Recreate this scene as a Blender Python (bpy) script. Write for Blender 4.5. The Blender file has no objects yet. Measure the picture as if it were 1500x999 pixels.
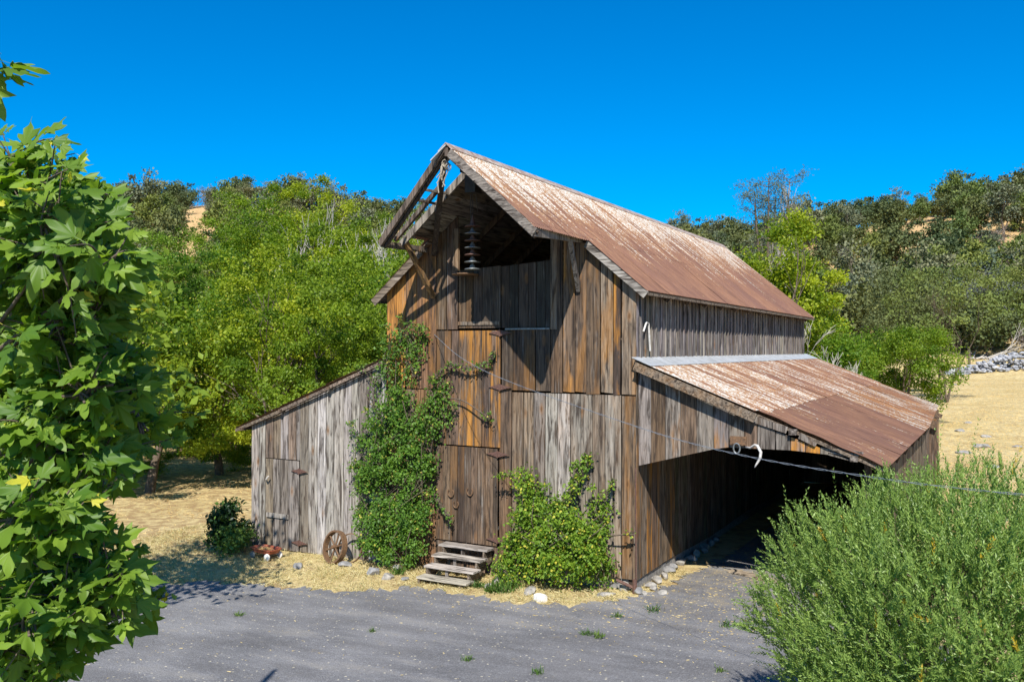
import bpy, bmesh, math, random
import numpy as np
from mathutils import Vector, Matrix
R = math.radians
random.seed(7); rng = np.random.default_rng(7)
sc = bpy.context.scene
col = sc.collection

# ------------------------------------------------------------------ camera
F = 1295.6; YAW = -0.51119; PITCH = 0.00862; ROLL = 0.00252
CAM = np.array([5.83707, -15.00188, 4.13496])
cy_, sy_ = math.cos(YAW), math.sin(YAW)
FWD0 = np.array([sy_, cy_, 0.]); RT = np.array([cy_, -sy_, 0.]); UP0 = np.array([0, 0, 1.])
FW = FWD0*math.cos(PITCH)+UP0*math.sin(PITCH); UP1 = UP0*math.cos(PITCH)-FWD0*math.sin(PITCH)
R3 = RT*math.cos(ROLL)+UP1*math.sin(ROLL); U3 = UP1*math.cos(ROLL)-RT*math.sin(ROLL)
cd = bpy.data.cameras.new('camera'); cam = bpy.data.objects.new('camera', cd); col.objects.link(cam)
cd.sensor_width = 36; cd.lens = 36*F/1500; cd.clip_start = .1; cd.clip_end = 3000
cam.matrix_world = Matrix([[R3[0], U3[0], -FW[0], CAM[0]], [R3[1], U3[1], -FW[1], CAM[1]], [R3[2], U3[2], -FW[2], CAM[2]], [0, 0, 0, 1]])
sc.camera = cam

# ------------------------------------------------------------------ light
SUN = np.array([-1.04, 2.33, -2.57]); SUN /= np.linalg.norm(SUN)       # direction the light travels
w = bpy.data.worlds.new("World"); sc.world = w; w.use_nodes = True
nt = w.node_tree; nt.nodes.clear()
sky = nt.nodes.new('ShaderNodeTexSky'); sky.sky_type = 'NISHITA'; sky.sun_disc = False
sky.sun_elevation = math.asin(-SUN[2]); sky.sun_rotation = math.atan2(-SUN[0], -SUN[1])
sky.altitude = 600; sky.air_density = 1.0; sky.dust_density = .15; sky.ozone_density = 4.5
hs = nt.nodes.new('ShaderNodeHueSaturation'); hs.inputs['Hue'].default_value = .503; hs.inputs['Saturation'].default_value = 1.66; hs.inputs['Value'].default_value = 1.04
bg = nt.nodes.new('ShaderNodeBackground'); bg.inputs[1].default_value = .105
ow = nt.nodes.new('ShaderNodeOutputWorld')
nt.links.new(sky.outputs[0], hs.inputs['Color']); nt.links.new(hs.outputs[0], bg.inputs[0]); nt.links.new(bg.outputs[0], ow.inputs[0])
sd = bpy.data.lights.new('sun', 'SUN'); sun = bpy.data.objects.new('sun', sd); col.objects.link(sun)
sd.energy = 5.0; sd.angle = R(.53); sd.color = (1, .955, .88)
sun.rotation_euler = Vector(SUN).to_track_quat('-Z', 'Y').to_euler(); sun.location = (10, -20, 30)
sc.view_settings.view_transform = 'Standard'; sc.view_settings.look = 'None'
sc.view_settings.exposure = 0.55; sc.view_settings.gamma = 1

# ------------------------------------------------------------------ helpers
def tag(o, label=None, cat=None, group=None, kind=None):
    if label: o['label'] = label
    if cat: o['category'] = cat
    if group: o['group'] = group
    if kind: o['kind'] = kind
    return o
def empty(name, loc, label=None, cat=None, group=None, rz=0):
    o = bpy.data.objects.new(name, None); col.objects.link(o); o.location = loc; o.rotation_euler.z = rz
    o.empty_display_size = .2
    return tag(o, label, cat, group)
def copy_tree(o, parent=None):
    c = o.copy(); col.objects.link(c); c.parent = parent
    for ch in o.children: copy_tree(ch, c)
    return c
class MB:
    def __init__(s): s.v = []; s.f = []; s.c = []; s.off = np.zeros(3)
    def poly(s, pts, faces, c=(1, 1, 1, 0)):
        n = len(s.v); s.v.extend([tuple(p) for p in pts])
        for f in faces: s.f.append(tuple(n+i for i in f)); s.c.append(c)
    def hexa(s, p, c=(1, 1, 1, 0)):
        s.poly(p, [(0, 3, 2, 1), (4, 5, 6, 7), (0, 1, 5, 4), (1, 2, 6, 5), (2, 3, 7, 6), (3, 0, 4, 7)], c)
    def box(s, x0, x1, y0, y1, z0, z1, c=(1, 1, 1, 0)):
        s.hexa([(x0, y0, z0), (x1, y0, z0), (x1, y1, z0), (x0, y1, z0), (x0, y0, z1), (x1, y0, z1), (x1, y1, z1), (x0, y1, z1)], c)
    def beam(s, a, b, w, h, c=(1, 1, 1, 0), up=(0, 0, 1)):
        a = Vector(a); b = Vector(b); d = (b-a).normalized(); u = Vector(up)
        sx = d.cross(u)
        if sx.length < 1e-3: sx = Vector((1, 0, 0))
        sx.normalize(); uu = sx.cross(d).normalized()
        sx *= w/2; uu *= h/2
        s.hexa([a-sx-uu, a+sx-uu, b+sx-uu, b-sx-uu, a-sx+uu, a+sx+uu, b+sx+uu, b-sx+uu], c)
    def tube(s, pts, rad, n=6, c=(1, 1, 1, 0), cap=True, closed=False):
        pts = [Vector(p) for p in pts]; m = len(pts)
        if not hasattr(rad, '__len__'): rad = [rad]*m
        base = len(s.v); ref = None
        for i, p in enumerate(pts):
            if closed: d = pts[(i+1) % m]-pts[i-1]
            else: d = pts[min(i+1, m-1)]-pts[max(i-1, 0)]
            if d.length < 1e-9: d = Vector((0, 0, 1))
            d.normalize()
            if ref is None: ref = d.orthogonal().normalized()
            ref = (ref-d*ref.dot(d));
            if ref.length < 1e-6: ref = d.orthogonal()
            ref.normalize()
            b = d.cross(ref)
            for k in range(n):
                a = 2*math.pi*k/n
                s.v.append(tuple(p+(ref*math.cos(a)+b*math.sin(a))*rad[i]))
        for i in range(m if closed else m-1):
            j = (i+1) % m
            for k in range(n):
                s.f.append((base+i*n+k, base+i*n+(k+1) % n, base+j*n+(k+1) % n, base+j*n+k)); s.c.append(c)
        if cap and not closed:
            s.f.append(tuple(base+k for k in range(n))[::-1]); s.c.append(c)
            s.f.append(tuple(base+(m-1)*n+k for k in range(n))); s.c.append(c)
    def lathe(s, prof, cen, n=16, c=(1, 1, 1, 0), axis='z'):
        base = len(s.v)
        for r, h in prof:
            for k in range(n):
                a = 2*math.pi*k/n; p = (r*math.cos(a), r*math.sin(a), h)
                if axis == 'y': p = (p[0], p[2], p[1])
                if axis == 'x': p = (p[2], p[0], p[1])
                s.v.append((cen[0]+p[0], cen[1]+p[1], cen[2]+p[2]))
        for i in range(len(prof)-1):
            for k in range(n):
                s.f.append((base+i*n+k, base+i*n+(k+1) % n, base+(i+1)*n+(k+1) % n, base+(i+1)*n+k)); s.c.append(c)
    def build(s, name, m, parent=None, smooth=False):
        me = bpy.data.meshes.new(name); me.from_pydata(s.v, [], s.f); me.update()
        at = me.color_attributes.new('tint', 'FLOAT_COLOR', 'CORNER')
        cc = np.repeat(np.array([list(c)+[0]*(4-len(c)) for c in s.c], dtype=np.float32), [len(f) for f in s.f], axis=0) if s.f else np.zeros((0, 4), np.float32)
        at.data.foreach_set('color', cc.ravel())
        if smooth: me.polygons.foreach_set('use_smooth', [True]*len(me.polygons))
        me.materials.append(m)
        o = bpy.data.objects.new(name, me); col.objects.link(o)
        if parent: o.parent = parent
        return o
def np_mesh(name, V, Fc, m, tint=None, parent=None, smooth=False):
    """V (n,3); Fc (k,3 or 4) faces; tint (n,4) per point"""
    V = np.asarray(V, np.float32); Fc = np.asarray(Fc, np.int32)
    me = bpy.data.meshes.new(name); me.vertices.add(len(V)); me.vertices.foreach_set('co', V.ravel())
    k = Fc.shape[1]; me.loops.add(Fc.size); me.loops.foreach_set('vertex_index', Fc.ravel())
    me.polygons.add(len(Fc)); me.polygons.foreach_set('loop_start', np.arange(0, Fc.size, k, dtype=np.int32))
    me.polygons.foreach_set('loop_total', np.full(len(Fc), k, np.int32))
    if smooth: me.polygons.foreach_set('use_smooth', np.ones(len(Fc), bool))
    me.update(calc_edges=True)
    if tint is not None:
        at = me.color_attributes.new('tint', 'FLOAT_COLOR', 'POINT'); at.data.foreach_set('color', np.asarray(tint, np.float32).ravel())
    me.materials.append(m)
    o = bpy.data.objects.new(name, me); col.objects.link(o)
    if parent: o.parent = parent
    return o
def unit(a): return a/np.maximum(np.linalg.norm(a, axis=-1, keepdims=True), 1e-9)
def rdir(n): return unit(rng.normal(size=(n, 3)))
def leaf_mesh(name, P, D, N, S, tv, tf, m, parent=None, tint=None):
    """copies of a template leaf (tv: x across, y along, z normal) at P along D facing N scaled S"""
    D = unit(D); X = unit(np.cross(D, N)); N = np.cross(X, D)
    tv = np.asarray(tv, float); n = len(P); k = len(tv)
    V = P[:, None, :]+S[:, None, None]*(tv[None, :, 0, None]*X[:, None, :]+tv[None, :, 1, None]*D[:, None, :]+tv[None, :, 2, None]*N[:, None, :])
    tf = np.asarray(tf); Fc = (np.arange(n)[:, None, None]*k+tf[None]).reshape(-1, tf.shape[1])
    if tint is None:
        tint = np.zeros((n, 4)); tint[:, 0] = rng.random(n); tint[:, 1] = rng.random(n)
    T = np.repeat(tint, k, axis=0)
    return np_mesh(name, V.reshape(-1, 3), Fc, m, T, parent)
LEAF4 = ([(0, 0, 0), (.32, .45, .08), (0, 1, -.05), (-.32, .45, .08)], [(0, 1, 2), (0, 2, 3)])
LEAF4N = ([(0, 0, 0), (.15, .5, .04), (0, 1, -.03), (-.15, .5, .04)], [(0, 1, 2), (0, 2, 3)])
def ground_at(u, depth):
    return CAM+FWD0*depth+RT*((u-750)/F*depth)
def P_at(u, v, depth):
    return CAM+FW*depth+R3*((u-750)/F*depth)-U3*((v-499.5)/F*depth)

# ------------------------------------------------------------------ materials
def newmat(name):
    m = bpy.data.materials.new(name); m.use_nodes = True; t = m.node_tree; t.nodes.clear()
    o = t.nodes.new('ShaderNodeOutputMaterial'); b = t.nodes.new('ShaderNodeBsdfPrincipled')
    t.links.new(b.outputs[0], o.inputs[0]); return m, t, b, o
class N:
    """small node builder"""
    def __init__(s, t): s.t = t
    def n(s, ty, **k):
        x = s.t.nodes.new(ty)
        for a, b in k.items(): setattr(x, a, b)
        return x
    def link(s, a, b): s.t.links.new(a, b)
    def put(s, inp, v):
        if isinstance(v, bpy.types.NodeSocket): s.link(v, inp)
        else: inp.default_value = v
    def coord(s, kind='Object'): return s.n('ShaderNodeTexCoord').outputs[kind]
    def attr(s, name='tint'): return s.n('ShaderNodeAttribute', attribute_name=name)
    def map(s, vec, scale=(1, 1, 1), loc=(0, 0, 0), rot=(0, 0, 0)):
        x = s.n('ShaderNodeMapping'); s.link(vec, x.inputs[0]); s.put(x.inputs[3], scale); s.put(x.inputs[1], loc); s.put(x.inputs[2], rot); return x.outputs[0]
    def noise(s, vec, scale=1, detail=4, rough=.55, dist=0):
        x = s.n('ShaderNodeTexNoise'); s.link(vec, x.inputs['Vector']); x.inputs['Scale'].default_value = scale
        x.inputs['Detail'].default_value = detail; x.inputs['Roughness'].default_value = rough; x.inputs['Distortion'].default_value = dist
        return x.outputs[0]
    def voro(s, vec, scale=1, out='Distance', feature='F1', rnd=1):
        x = s.n('ShaderNodeTexVoronoi', feature=feature); s.link(vec, x.inputs['Vector']); x.inputs['Scale'].default_value = scale
        x.inputs['Randomness'].default_value = rnd
        return x.outputs[out]
    def ramp(s, fac, a, b, lo=0., hi=1.):
        x = s.n('ShaderNodeMapRange'); x.clamp = True; s.put(x.inputs[0], fac); s.put(x.inputs[1], a); s.put(x.inputs[2], b); s.put(x.inputs[3], lo); s.put(x.inputs[4], hi); return x.outputs[0]
    def math(s, op, a, b=0.):
        x = s.n('ShaderNodeMath', operation=op); s.put(x.inputs[0], a); s.put(x.inputs[1], b); return x.outputs[0]
    def mix(s, fac, a, b, mode='MIX'):
        x = s.n('ShaderNodeMix', data_type='RGBA', blend_type=mode); s.put(x.inputs[0], fac)
        s.put(x.inputs[6], a if isinstance(a, bpy.types.NodeSocket) else tuple(a)+(1,)*(4-len(a)))
        s.put(x.inputs[7], b if isinstance(b, bpy.types.NodeSocket) else tuple(b)+(1,)*(4-len(b)))
        return x.outputs[2]
    def vadd(s, a, b, op='ADD'):
        x = s.n('ShaderNodeVectorMath', operation=op); s.put(x.inputs[0], a); s.put(x.inputs[1], b); return x.outputs[0]
    def sep(s, v):
        x = s.n('ShaderNodeSeparateXYZ'); s.link(v, x.inputs[0]); return x.outputs
    def bump(s, h, strength=.5, dist=.01):
        x = s.n('ShaderNodeBump'); s.put(x.inputs['Height'], h); x.inputs['Strength'].default_value = strength; x.inputs['Distance'].default_value = dist; return x.outputs[0]

def wood(name='weathered_wood', axis='z', rough=.85, gain=1.):
    m, t, b, o = newmat(name); k = N(t); a = k.attr(); pos = k.coord()
    off = k.vadd(a.outputs['Color'], (37, 53, 71), 'MULTIPLY'); p = k.vadd(pos, off)
    sc_ = {'z': (1, 1, .035), 'y': (1, .035, 1), 'x': (.035, 1, 1)}[axis]
    g1 = k.noise(k.map(p, sc_), 34, 6, .72, .3); g2 = k.noise(k.map(p, {'z': (1, 1, .12), 'y': (1, .12, 1), 'x': (.12, 1, 1)}[axis]), 16, 4, .6, .6)
    g3 = k.noise(p, 1.6, 4, .6)
    c = k.mix(1., a.outputs['Color'], k.mix(k.ramp(g1, .3, .7), (.34, .32, .30), (1.62, 1.58, 1.54)), 'MULTIPLY')
    # dark weather streaks, pale bleached patches and warm resin stains
    c = k.mix(k.ramp(g2, .47, .63, 0, .9), c, (.038, .028, .022))
    c = k.mix(k.math('MULTIPLY', k.ramp(k.noise(k.map(p, sc_), 22, 3, .6), .55, .72, 0, .42), k.ramp(g3, .42, .62)), c, (.47, .43, .38))
    st = k.math('MULTIPLY', k.ramp(k.noise(k.map(p, {'z': (1, 1, .16), 'y': (1, .16, 1), 'x': (.16, 1, 1)}[axis]), 4.5, 4, .6, .4), .45, .62), k.math('MULTIPLY', a.outputs['Alpha'], .85))
    c = k.mix(st, c, k.mix(k.ramp(g1, .3, .7), (.17, .07, .016), (.62, .28, .05)))
    # knots
    kn = k.voro(k.map(p, {'z': (1, 1, .42), 'y': (1, .42, 1), 'x': (.42, 1, 1)}[axis]), 3.1)
    c = k.mix(k.ramp(kn, .045, .09, .85, 0), c, (.05, .025, .012))
    c = k.mix(k.math('MULTIPLY', k.ramp(kn, .10, .19, 1, 0), .4), c, (.26, .13, .05))
    # vertical checks (cracks)
    cr = k.noise(k.map(p, {'z': (1, 1, .012), 'y': (1, .012, 1), 'x': (.012, 1, 1)}[axis]), 30, 3, .6)
    c = k.mix(k.ramp(cr, .63, .66, 0, .85), c, (.02, .015, .012))
    if gain != 1: c = k.mix(1., c, (gain,)*3, 'MULTIPLY')
    k.link(c, b.inputs['Base Color']); b.inputs['Roughness'].default_value = rough; b.inputs['Specular IOR Level'].default_value = .2
    h = k.math('SUBTRACT', k.math('ADD', g1, k.math('MULTIPLY', g2, .6)), k.ramp(cr, .62, .66, 0, 1.2))
    k.link(k.bump(h, .7, .006), b.inputs['Normal'])
    return m
def rust_roof():
    m, t, b, o = newmat('rusted_corrugated_metal'); k = N(t); a = k.attr(); ar, ag, ab = k.sep(a.outputs['Color'])
    uv = k.n('ShaderNodeUVMap', uv_map='sheet').outputs[0]
    st = k.noise(k.map(uv, (5.5, .55, 1)), 1, 6, .68, .25)        # streaks running down the slope
    st2 = k.noise(k.map(uv, (15, 1.5, 1), (7, 3, 0)), 1, 5, .7)
    sp = k.noise(k.map(uv, (34, 16, 1), (3, 9, 0)), 1, 5, .75)
    big = k.noise(k.map(uv, (.55, .5, 1), (1, 5, 0)), 1, 3, .5)
    base = k.mix(k.ramp(st2, .3, .7), (.145, .066, .038), (.33, .170, .095))
    base = k.mix(k.ramp(big, .4, .65, 0, .5), base, (.15, .075, .06))
    org = k.math('MULTIPLY', k.ramp(k.math('ADD', st2, ag), .72, .98), .85)
    base = k.mix(org, base, (.52, .22, .045))
    wf = k.math('ADD', k.math('ADD', k.math('ADD', k.math('MULTIPLY', st, 1.25), -.15), k.math('MULTIPLY', sp, .50)), ar)
    wf = k.math('ADD', wf, k.math('MULTIPLY', big, .22))
    us, vs_, _ = k.sep(uv); grad = k.ramp(k.math('ADD', vs_, k.math('MULTIPLY', big, 1.8)), 1.0, 4.0, .20, -.13); wf = k.math('ADD', wf, k.math('MULTIPLY', grad, a.outputs['Alpha'])); wf = k.math('ADD', wf, k.math('MULTIPLY', k.math('MULTIPLY', k.ramp(us, 12.2, 15.2), k.ramp(vs_, 3.4, 4.3)), .22))
    fl_ = k.noise(k.map(uv, (24, 17, 1), (5, 1, 0)), 1, 4, .75); wm = k.math('MULTIPLY', k.ramp(wf, .905, .965), k.ramp(fl_, .57, .47, .1, 1))
    base = k.mix(wm, base, k.mix(k.ramp(sp, .35, .65), (.46, .42, .34), (.72, .69, .62)))
    fr = k.ramp(wf, .86, .93); fr = k.math('MULTIPLY', fr, k.math('SUBTRACT', 1., wm))
    base = k.mix(k.math('MULTIPLY', fr, .5), base, (.50, .27, .08))
    base = k.mix(1., base, k.n('ShaderNodeCombineColor').outputs[0], 'MULTIPLY') if False else base
    sc2 = k.n('ShaderNodeVectorMath', operation='SCALE'); k.link(base, sc2.inputs[0]); k.link(ab, sc2.inputs['Scale'])
    k.link(sc2.outputs[0], b.inputs['Base Color']); b.inputs['Roughness'].default_value = .62; b.inputs['Metallic'].default_value = .12
    k.link(k.bump(k.math('ADD', sp, st2), .25, .004), b.inputs['Normal'])
    return m
def plain(name, c, rough=.7, metal=0, var=.35, scale=18, c2=None, bumpd=.004):
    m, t, b, o = newmat(name); k = N(t); n1 = k.noise(k.coord(), scale, 5, .65)
    c2 = c2 or tuple(x*(1-var) for x in c)
    k.link(k.mix(k.ramp(n1, .35, .65), c2, c), b.inputs['Base Color']); b.inputs['Roughness'].default_value = rough; b.inputs['Metallic'].default_value = metal
    k.link(k.bump(n1, .5, bumpd), b.inputs['Normal']); return m
def leafmat(name, c1, c2, c3=None, trans=.35, rough=.5, thr=.97, spec=.3):
    m, t, b, o = newmat(name); k = N(t); a = k.attr(); r, g, bl = k.sep(a.outputs['Color'])
    c = k.mix(r, c1, c2)
    oi = k.n('ShaderNodeObjectInfo').outputs['Random']; c = k.mix(1., c, k.mix(oi, (.66, .80, .95), (1.32, 1.14, 1.0)), 'MULTIPLY')
    if c3: c = k.mix(k.math('GREATER_THAN', g, thr), c, c3)
    k.link(c, b.inputs['Base Color']); b.inputs['Roughness'].default_value = rough; b.inputs['Specular IOR Level'].default_value = spec
    tr = k.n('ShaderNodeBsdfTranslucent'); k.link(k.mix(1., c, (1.25, 1.3, .55), 'MULTIPLY'), tr.inputs[0])
    mx = k.n('ShaderNodeMixShader'); mx.inputs[0].default_value = trans
    k.link(b.outputs[0], mx.inputs[1]); k.link(tr.outputs[0], mx.inputs[2]); k.link(mx.outputs[0], o.inputs[0]); return m
M = {}
M['wood'] = wood(gain=.98); M['wood_y'] = wood('weathered_wood_lengthwise', 'y', gain=.98); M['wood_x'] = wood('weathered_wood_across', 'x', gain=1.02)
M['rust'] = rust_roof()
M['iron'] = plain('rusty_iron', (.23, .125, .06), .75, .2, c2=(.10, .06, .035), scale=30)
M['hinge'] = plain('rust_red_hinge', (.17, .085, .06), .7, .2, c2=(.09, .05, .04), scale=40)
M['galv'] = plain('pale_galvanised_flashing', (.60, .62, .63), .5, .3, c2=(.42, .43, .42), scale=6)
M['dark_metal'] = plain('blackened_metal', (.05, .045, .04), .6, .4)
M['zinc'] = plain('zinc_grey', (.30, .33, .34), .45, .6, c2=(.16, .16, .15))
M['bark'] = plain('grey_brown_bark', (.16, .12, .085), .9, 0, c2=(.07, .05, .035), scale=14, bumpd=.02)
M['deadwood'] = plain('bleached_dead_wood', (.55, .51, .45), .85, 0, c2=(.34, .31, .27), scale=9)
M['rock'] = plain('pale_rock', (.40, .37, .32), .9, 0, c2=(.18, .17, .155), scale=9, bumpd=.02)
M['rock2'] = plain('grey_rock', (.30, .29, .28), .9, 0, c2=(.15, .15, .15), scale=9, bumpd=.02)
M['white'] = plain('white_block', (.78, .76, .72), .8, 0, c2=(.6, .58, .54), scale=12)
M['redpaint'] = plain('faded_red_paint', (.42, .09, .05), .55, .1, c2=(.30, .10, .045), scale=20)
M['bone'] = plain('bleached_curved_horn', (.66, .64, .60), .6, 0, c2=(.45, .42, .38), scale=15)
M['cable'] = plain('aluminium_cable', (.30, .33, .36), .6, .2, c2=(.16, .18, .2), scale=40)
M['rope'] = plain('frayed_rope', (.42, .36, .28), .9, 0, scale=60)
M['straw'] = leafmat('dry_straw', (.50, .39, .16), (.76, .64, .34), (.17, .20, .05), .25, .7, .985, .1)
M['forest'] = leafmat('bright_green_leaves', (.10, .19, .012), (.33, .42, .03), (.48, .46, .05), .47, .5, .97)
M['forest2'] = leafmat('deep_green_leaves', (.08, .16, .012), (.23, .34, .025), (.36, .40, .04), .45, .5, .97)
M['plane'] = leafmat('plane_tree_leaves', (.13, .23, .02), (.38, .47, .045), (.65, .60, .06), .46, .5, .965, .45)
M['olive'] = leafmat('olive_leaves', (.09, .185, .035), (.28, .41, .10), (.50, .36, .03), .30, .42, .992, .4)
M['vine'] = leafmat('climbing_rose_leaves', (.075, .16, .02), (.21, .34, .035), (.44, .40, .07), .33, .5, .97)
M['vine2'] = leafmat('bright_rose_bush_leaves', (.085, .18, .016), (.26, .39, .035), (.55, .50, .06), .36, .5, .93)
M['oak'] = leafmat('dusty_oak_leaves', (.065, .088, .030), (.15, .18, .06), None, .15, .7)
M['oak2'] = leafmat('grey_green_pine_needles', (.10, .125, .07), (.20, .225, .13), None, .15, .7)
M['oak3'] = leafmat('mid_green_oak_leaves', (.10, .14, .03), (.22, .26, .06), None, .2, .7)
M['greybrush'] = leafmat('bare_grey_twigs', (.13, .12, .10), (.24, .22, .19), None, .05, .85)
M['darkplant'] = leafmat('dark_shrub_leaves', (.012, .035, .010), (.04, .09, .018), (.12, .2, .03), .2, .45, .93)
M['weed'] = leafmat('green_weed_blades', (.05, .12, .02), (.14, .24, .05), None, .3, .6)

# ------------------------------------------------------------------ terrain
def plane_z(x): return -.22+.028*np.clip(x, -14, 12)
RID_U = np.array([-6000, -1500, 0, 200, 300, 420, 560, 760, 1000, 1080, 1150, 1250, 1400, 1500, 1700, 3500, 8000.])
RID_E = np.array([.08, .13, .145, .147, .153, .150, .138, .12, .106, .110, .119, .135, .153, .165, .175, .18, .08])
def nz(x, y, s, seed=0.):
    return (np.sin(x*s+1.3+seed)*np.cos(y*s*1.1+.4+seed*2)+.5*np.sin(x*s*2.3+y*s*1.7+seed)+.3*np.cos(x*s*4.1-y*s*3.3+seed*3))/1.8
def terr(x, y):
    x = np.asarray(x, float); y = np.asarray(y, float)
    dx = x-CAM[0]; dy = y-CAM[1]; r = np.hypot(dx, dy)
    f = dx*FWD0[0]+dy*FWD0[1]; s = dx*RT[0]+dy*RT[1]
    ang = np.arctan2(s, f); tu = 750+F*np.tan(np.clip(ang, -1.35, 1.35))
    behind = np.clip((np.abs(ang)-1.1)/.5, 0, 1)
    E = np.interp(tu, RID_U, RID_E)*(1-behind)
    right = 1/(1+np.exp(-(tu-700)/60)); r0 = 42+right*58; rr = 165+right*75
    t = np.clip((r-r0)/(rr-r0), 0, 1); sm = t*t*(3-2*t); sm = .35*t+.65*sm
    z = plane_z(x)+np.clip(r-34, 0, 90)*.021*(.35+.65*right)*(1-behind)
    top = 4.13+E*rr*np.cos(np.clip(ang, -1.3, 1.3))
    z2 = z*(1-sm)+top*sm
    z2 = z2+sm*nz(x, y, .05)*2.6*(1-.5*t)+np.clip((r-30)/40, 0, 1)*nz(x, y, .3, 2)*.12
    over = np.clip((r-rr)/200, 0, 1); z2 = z2*(1-over)+(-5)*over*np.where(E > .01, 1, 0)+z2*over*np.where(E > .01, 0, 1)
    return z2
na = 720; radii = np.concatenate([[.6], np.geomspace(1.2, 26, 60), np.arange(26.6, 60, .9), np.geomspace(61, 260, 90), np.geomspace(270, 900, 20)])
th = np.linspace(0, 2*math.pi, na, endpoint=False)
RR, TT = np.meshgrid(radii, th, indexing='ij')
gx = CAM[0]+RR*np.cos(TT); gy = CAM[1]+RR*np.sin(TT)
V = np.stack([gx, gy, terr(gx, gy)], -1).reshape(-1, 3)
i, j = np.meshgrid(np.arange(len(radii)-1), np.arange(na), indexing='ij'); j2 = (j+1) % na
Fq = np.stack([i*na+j, (i+1)*na+j, (i+1)*na+j2, i*na+j2], -1).reshape(-1, 4)
m, t, b, o = newmat('dry_grass_ground'); k = N(t); pos = k.coord()
n1 = k.noise(pos, .35, 5, .6); n2 = k.noise(k.map(pos, (1, 1, 1)), 3.2, 5, .65); n3 = k.noise(pos, 38, 4, .7); n4 = k.noise(pos, 11, 4, .7)
c = k.mix(k.ramp(n1, .38, .62), (.54, .42, .19), (.66, .54, .28))
c = k.mix(k.ramp(n2, .48, .64, 0, .75), c, (.30, .20, .10))
c = k.mix(k.ramp(n4, .57, .70, 0, .6), c, (.68, .55, .30))
c = k.mix(k.ramp(n3, .50, .68, 0, .55), c, (.25, .15, .055))
sx, sy2, sz = k.sep(pos)
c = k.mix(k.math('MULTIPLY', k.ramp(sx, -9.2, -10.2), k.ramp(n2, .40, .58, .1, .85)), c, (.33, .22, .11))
hill = k.ramp(sz, 3.5, 8)
c = k.mix(hill, c, k.mix(k.ramp(n2, .4, .6), (.42, .27, .13), (.60, .42, .20)))
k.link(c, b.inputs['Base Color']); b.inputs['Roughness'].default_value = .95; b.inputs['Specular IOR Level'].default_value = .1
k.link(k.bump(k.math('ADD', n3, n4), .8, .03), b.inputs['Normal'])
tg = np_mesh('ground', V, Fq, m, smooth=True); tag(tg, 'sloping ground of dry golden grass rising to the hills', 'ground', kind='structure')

# driveway
edge = [(-30, -9.5), (-16, -6.6), (-11, -4.7), (-9.0, -3.9), (-7.9, -2.75), (-6.4, -2.55), (-5.4, -2.4), (-4.6, -2.2), (-3.95, -1.5), (-3.3, -1.42), (-2.5, -1.6), (-1.6, -1.62), (-.6, -1.3), (-.1, -.8), (.3, .15), (.5, 1.4), (.75, 4), (.8, 9), (.9, 15.2), (4.0, 15.2), (4.15, 8), (4.3, 1.5), (4.7, -.6), (6.5, -2.8), (10, -5), (20, -9), (32, -16)]
pts = []
for a, bb in zip(edge[:-1], edge[1:]):
    L = math.hypot(bb[0]-a[0], bb[1]-a[1]); n = max(2, int(L/.07)); n = min(n, 80)
    nx, ny = -(bb[1]-a[1])/L, (bb[0]-a[0])/L
    for q in range(n):
        tt = q/n; jx = (random.random()-.5)*.20+.10*math.sin((a[0]+tt*L)*31+a[1])*random.random()+.10*math.sin((a[0]+tt*L)*5.1+a[1]*3)*.6+.06*math.sin((a[0]+tt*L)*13)
        if a[1] > 3 or abs(a[0]) > 12: jx = 0
        pts.append((a[0]+(bb[0]-a[0])*tt+nx*jx, a[1]+(bb[1]-a[1])*tt+ny*jx))
pts += [(32, -40), (-30, -40)]
bm = bmesh.new(); vs = [bm.verts.new((x, y, 0)) for x, y in pts]; bm.faces.new(vs)
bmesh.ops.triangulate(bm, faces=bm.faces[:])
for X0 in (-14, 12):
    bmesh.ops.bisect_plane(bm, geom=bm.verts[:]+bm.edges[:]+bm.faces[:], plane_co=(X0, 0, 0), plane_no=(1, 0, 0))
for v in bm.verts: v.co.z = float(plane_z(v.co.x))+.018
me = bpy.data.meshes.new('driveway'); bm.to_mesh(me); bm.free()
if me.polygons[0].normal.z < 0: me.flip_normals()
m, t, b, o = newmat('old_asphalt'); k = N(t); pos = k.coord()
n1 = k.noise(pos, .5, 4, .6); n3 = k.noise(pos, 60, 3, .8); n5 = k.noise(pos, 4, 5, .7)
vg = k.voro(pos, 42, 'Color'); vr, vgc, vb = k.sep(vg); vd = k.voro(pos, 42)
c = k.mix(k.ramp(n1, .35, .65), (.170, .168, .170), (.24, .236, .236))
c = k.mix(k.ramp(n3, .35, .7), k.mix(1., c, (.60, .60, .62), 'MULTIPLY'), k.mix(1., c, (1.35, 1.35, 1.35), 'MULTIPLY'))
c = k.mix(k.math('MULTIPLY', k.math('GREATER_THAN', vr, .80), .35), c, (.30, .30, .31))
c = k.mix(k.math('MULTIPLY', k.math('GREATER_THAN', vgc, .991), .9), c, (.62, .56, .42))
c = k.mix(k.math('MULTIPLY', k.ramp(n5, .60, .72), k.ramp(n3, .45, .6, 0, .55)), c, (.42, .32, .15))
tk = k.noise(k.map(pos, (.5, 2.2, 1), rot=(0, 0, -.45)), 1.1, 4, .6)
c = k.mix(k.ramp(tk, .40, .58, .75, 0), c, k.mix(1., c, (.72, .71, .70), 'MULTIPLY'))
c = k.mix(k.ramp(tk, .56, .72, 0, .35), c, (.34, .31, .26))
sx, sy2, sz = k.sep(pos)
nb = k.math('MULTIPLY', k.ramp(sy2, -2.6, 1.5, 0, 1), k.ramp(n5, .45, .65, 0, .5))
c = k.mix(nb, c, (.34, .28, .18))
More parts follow.
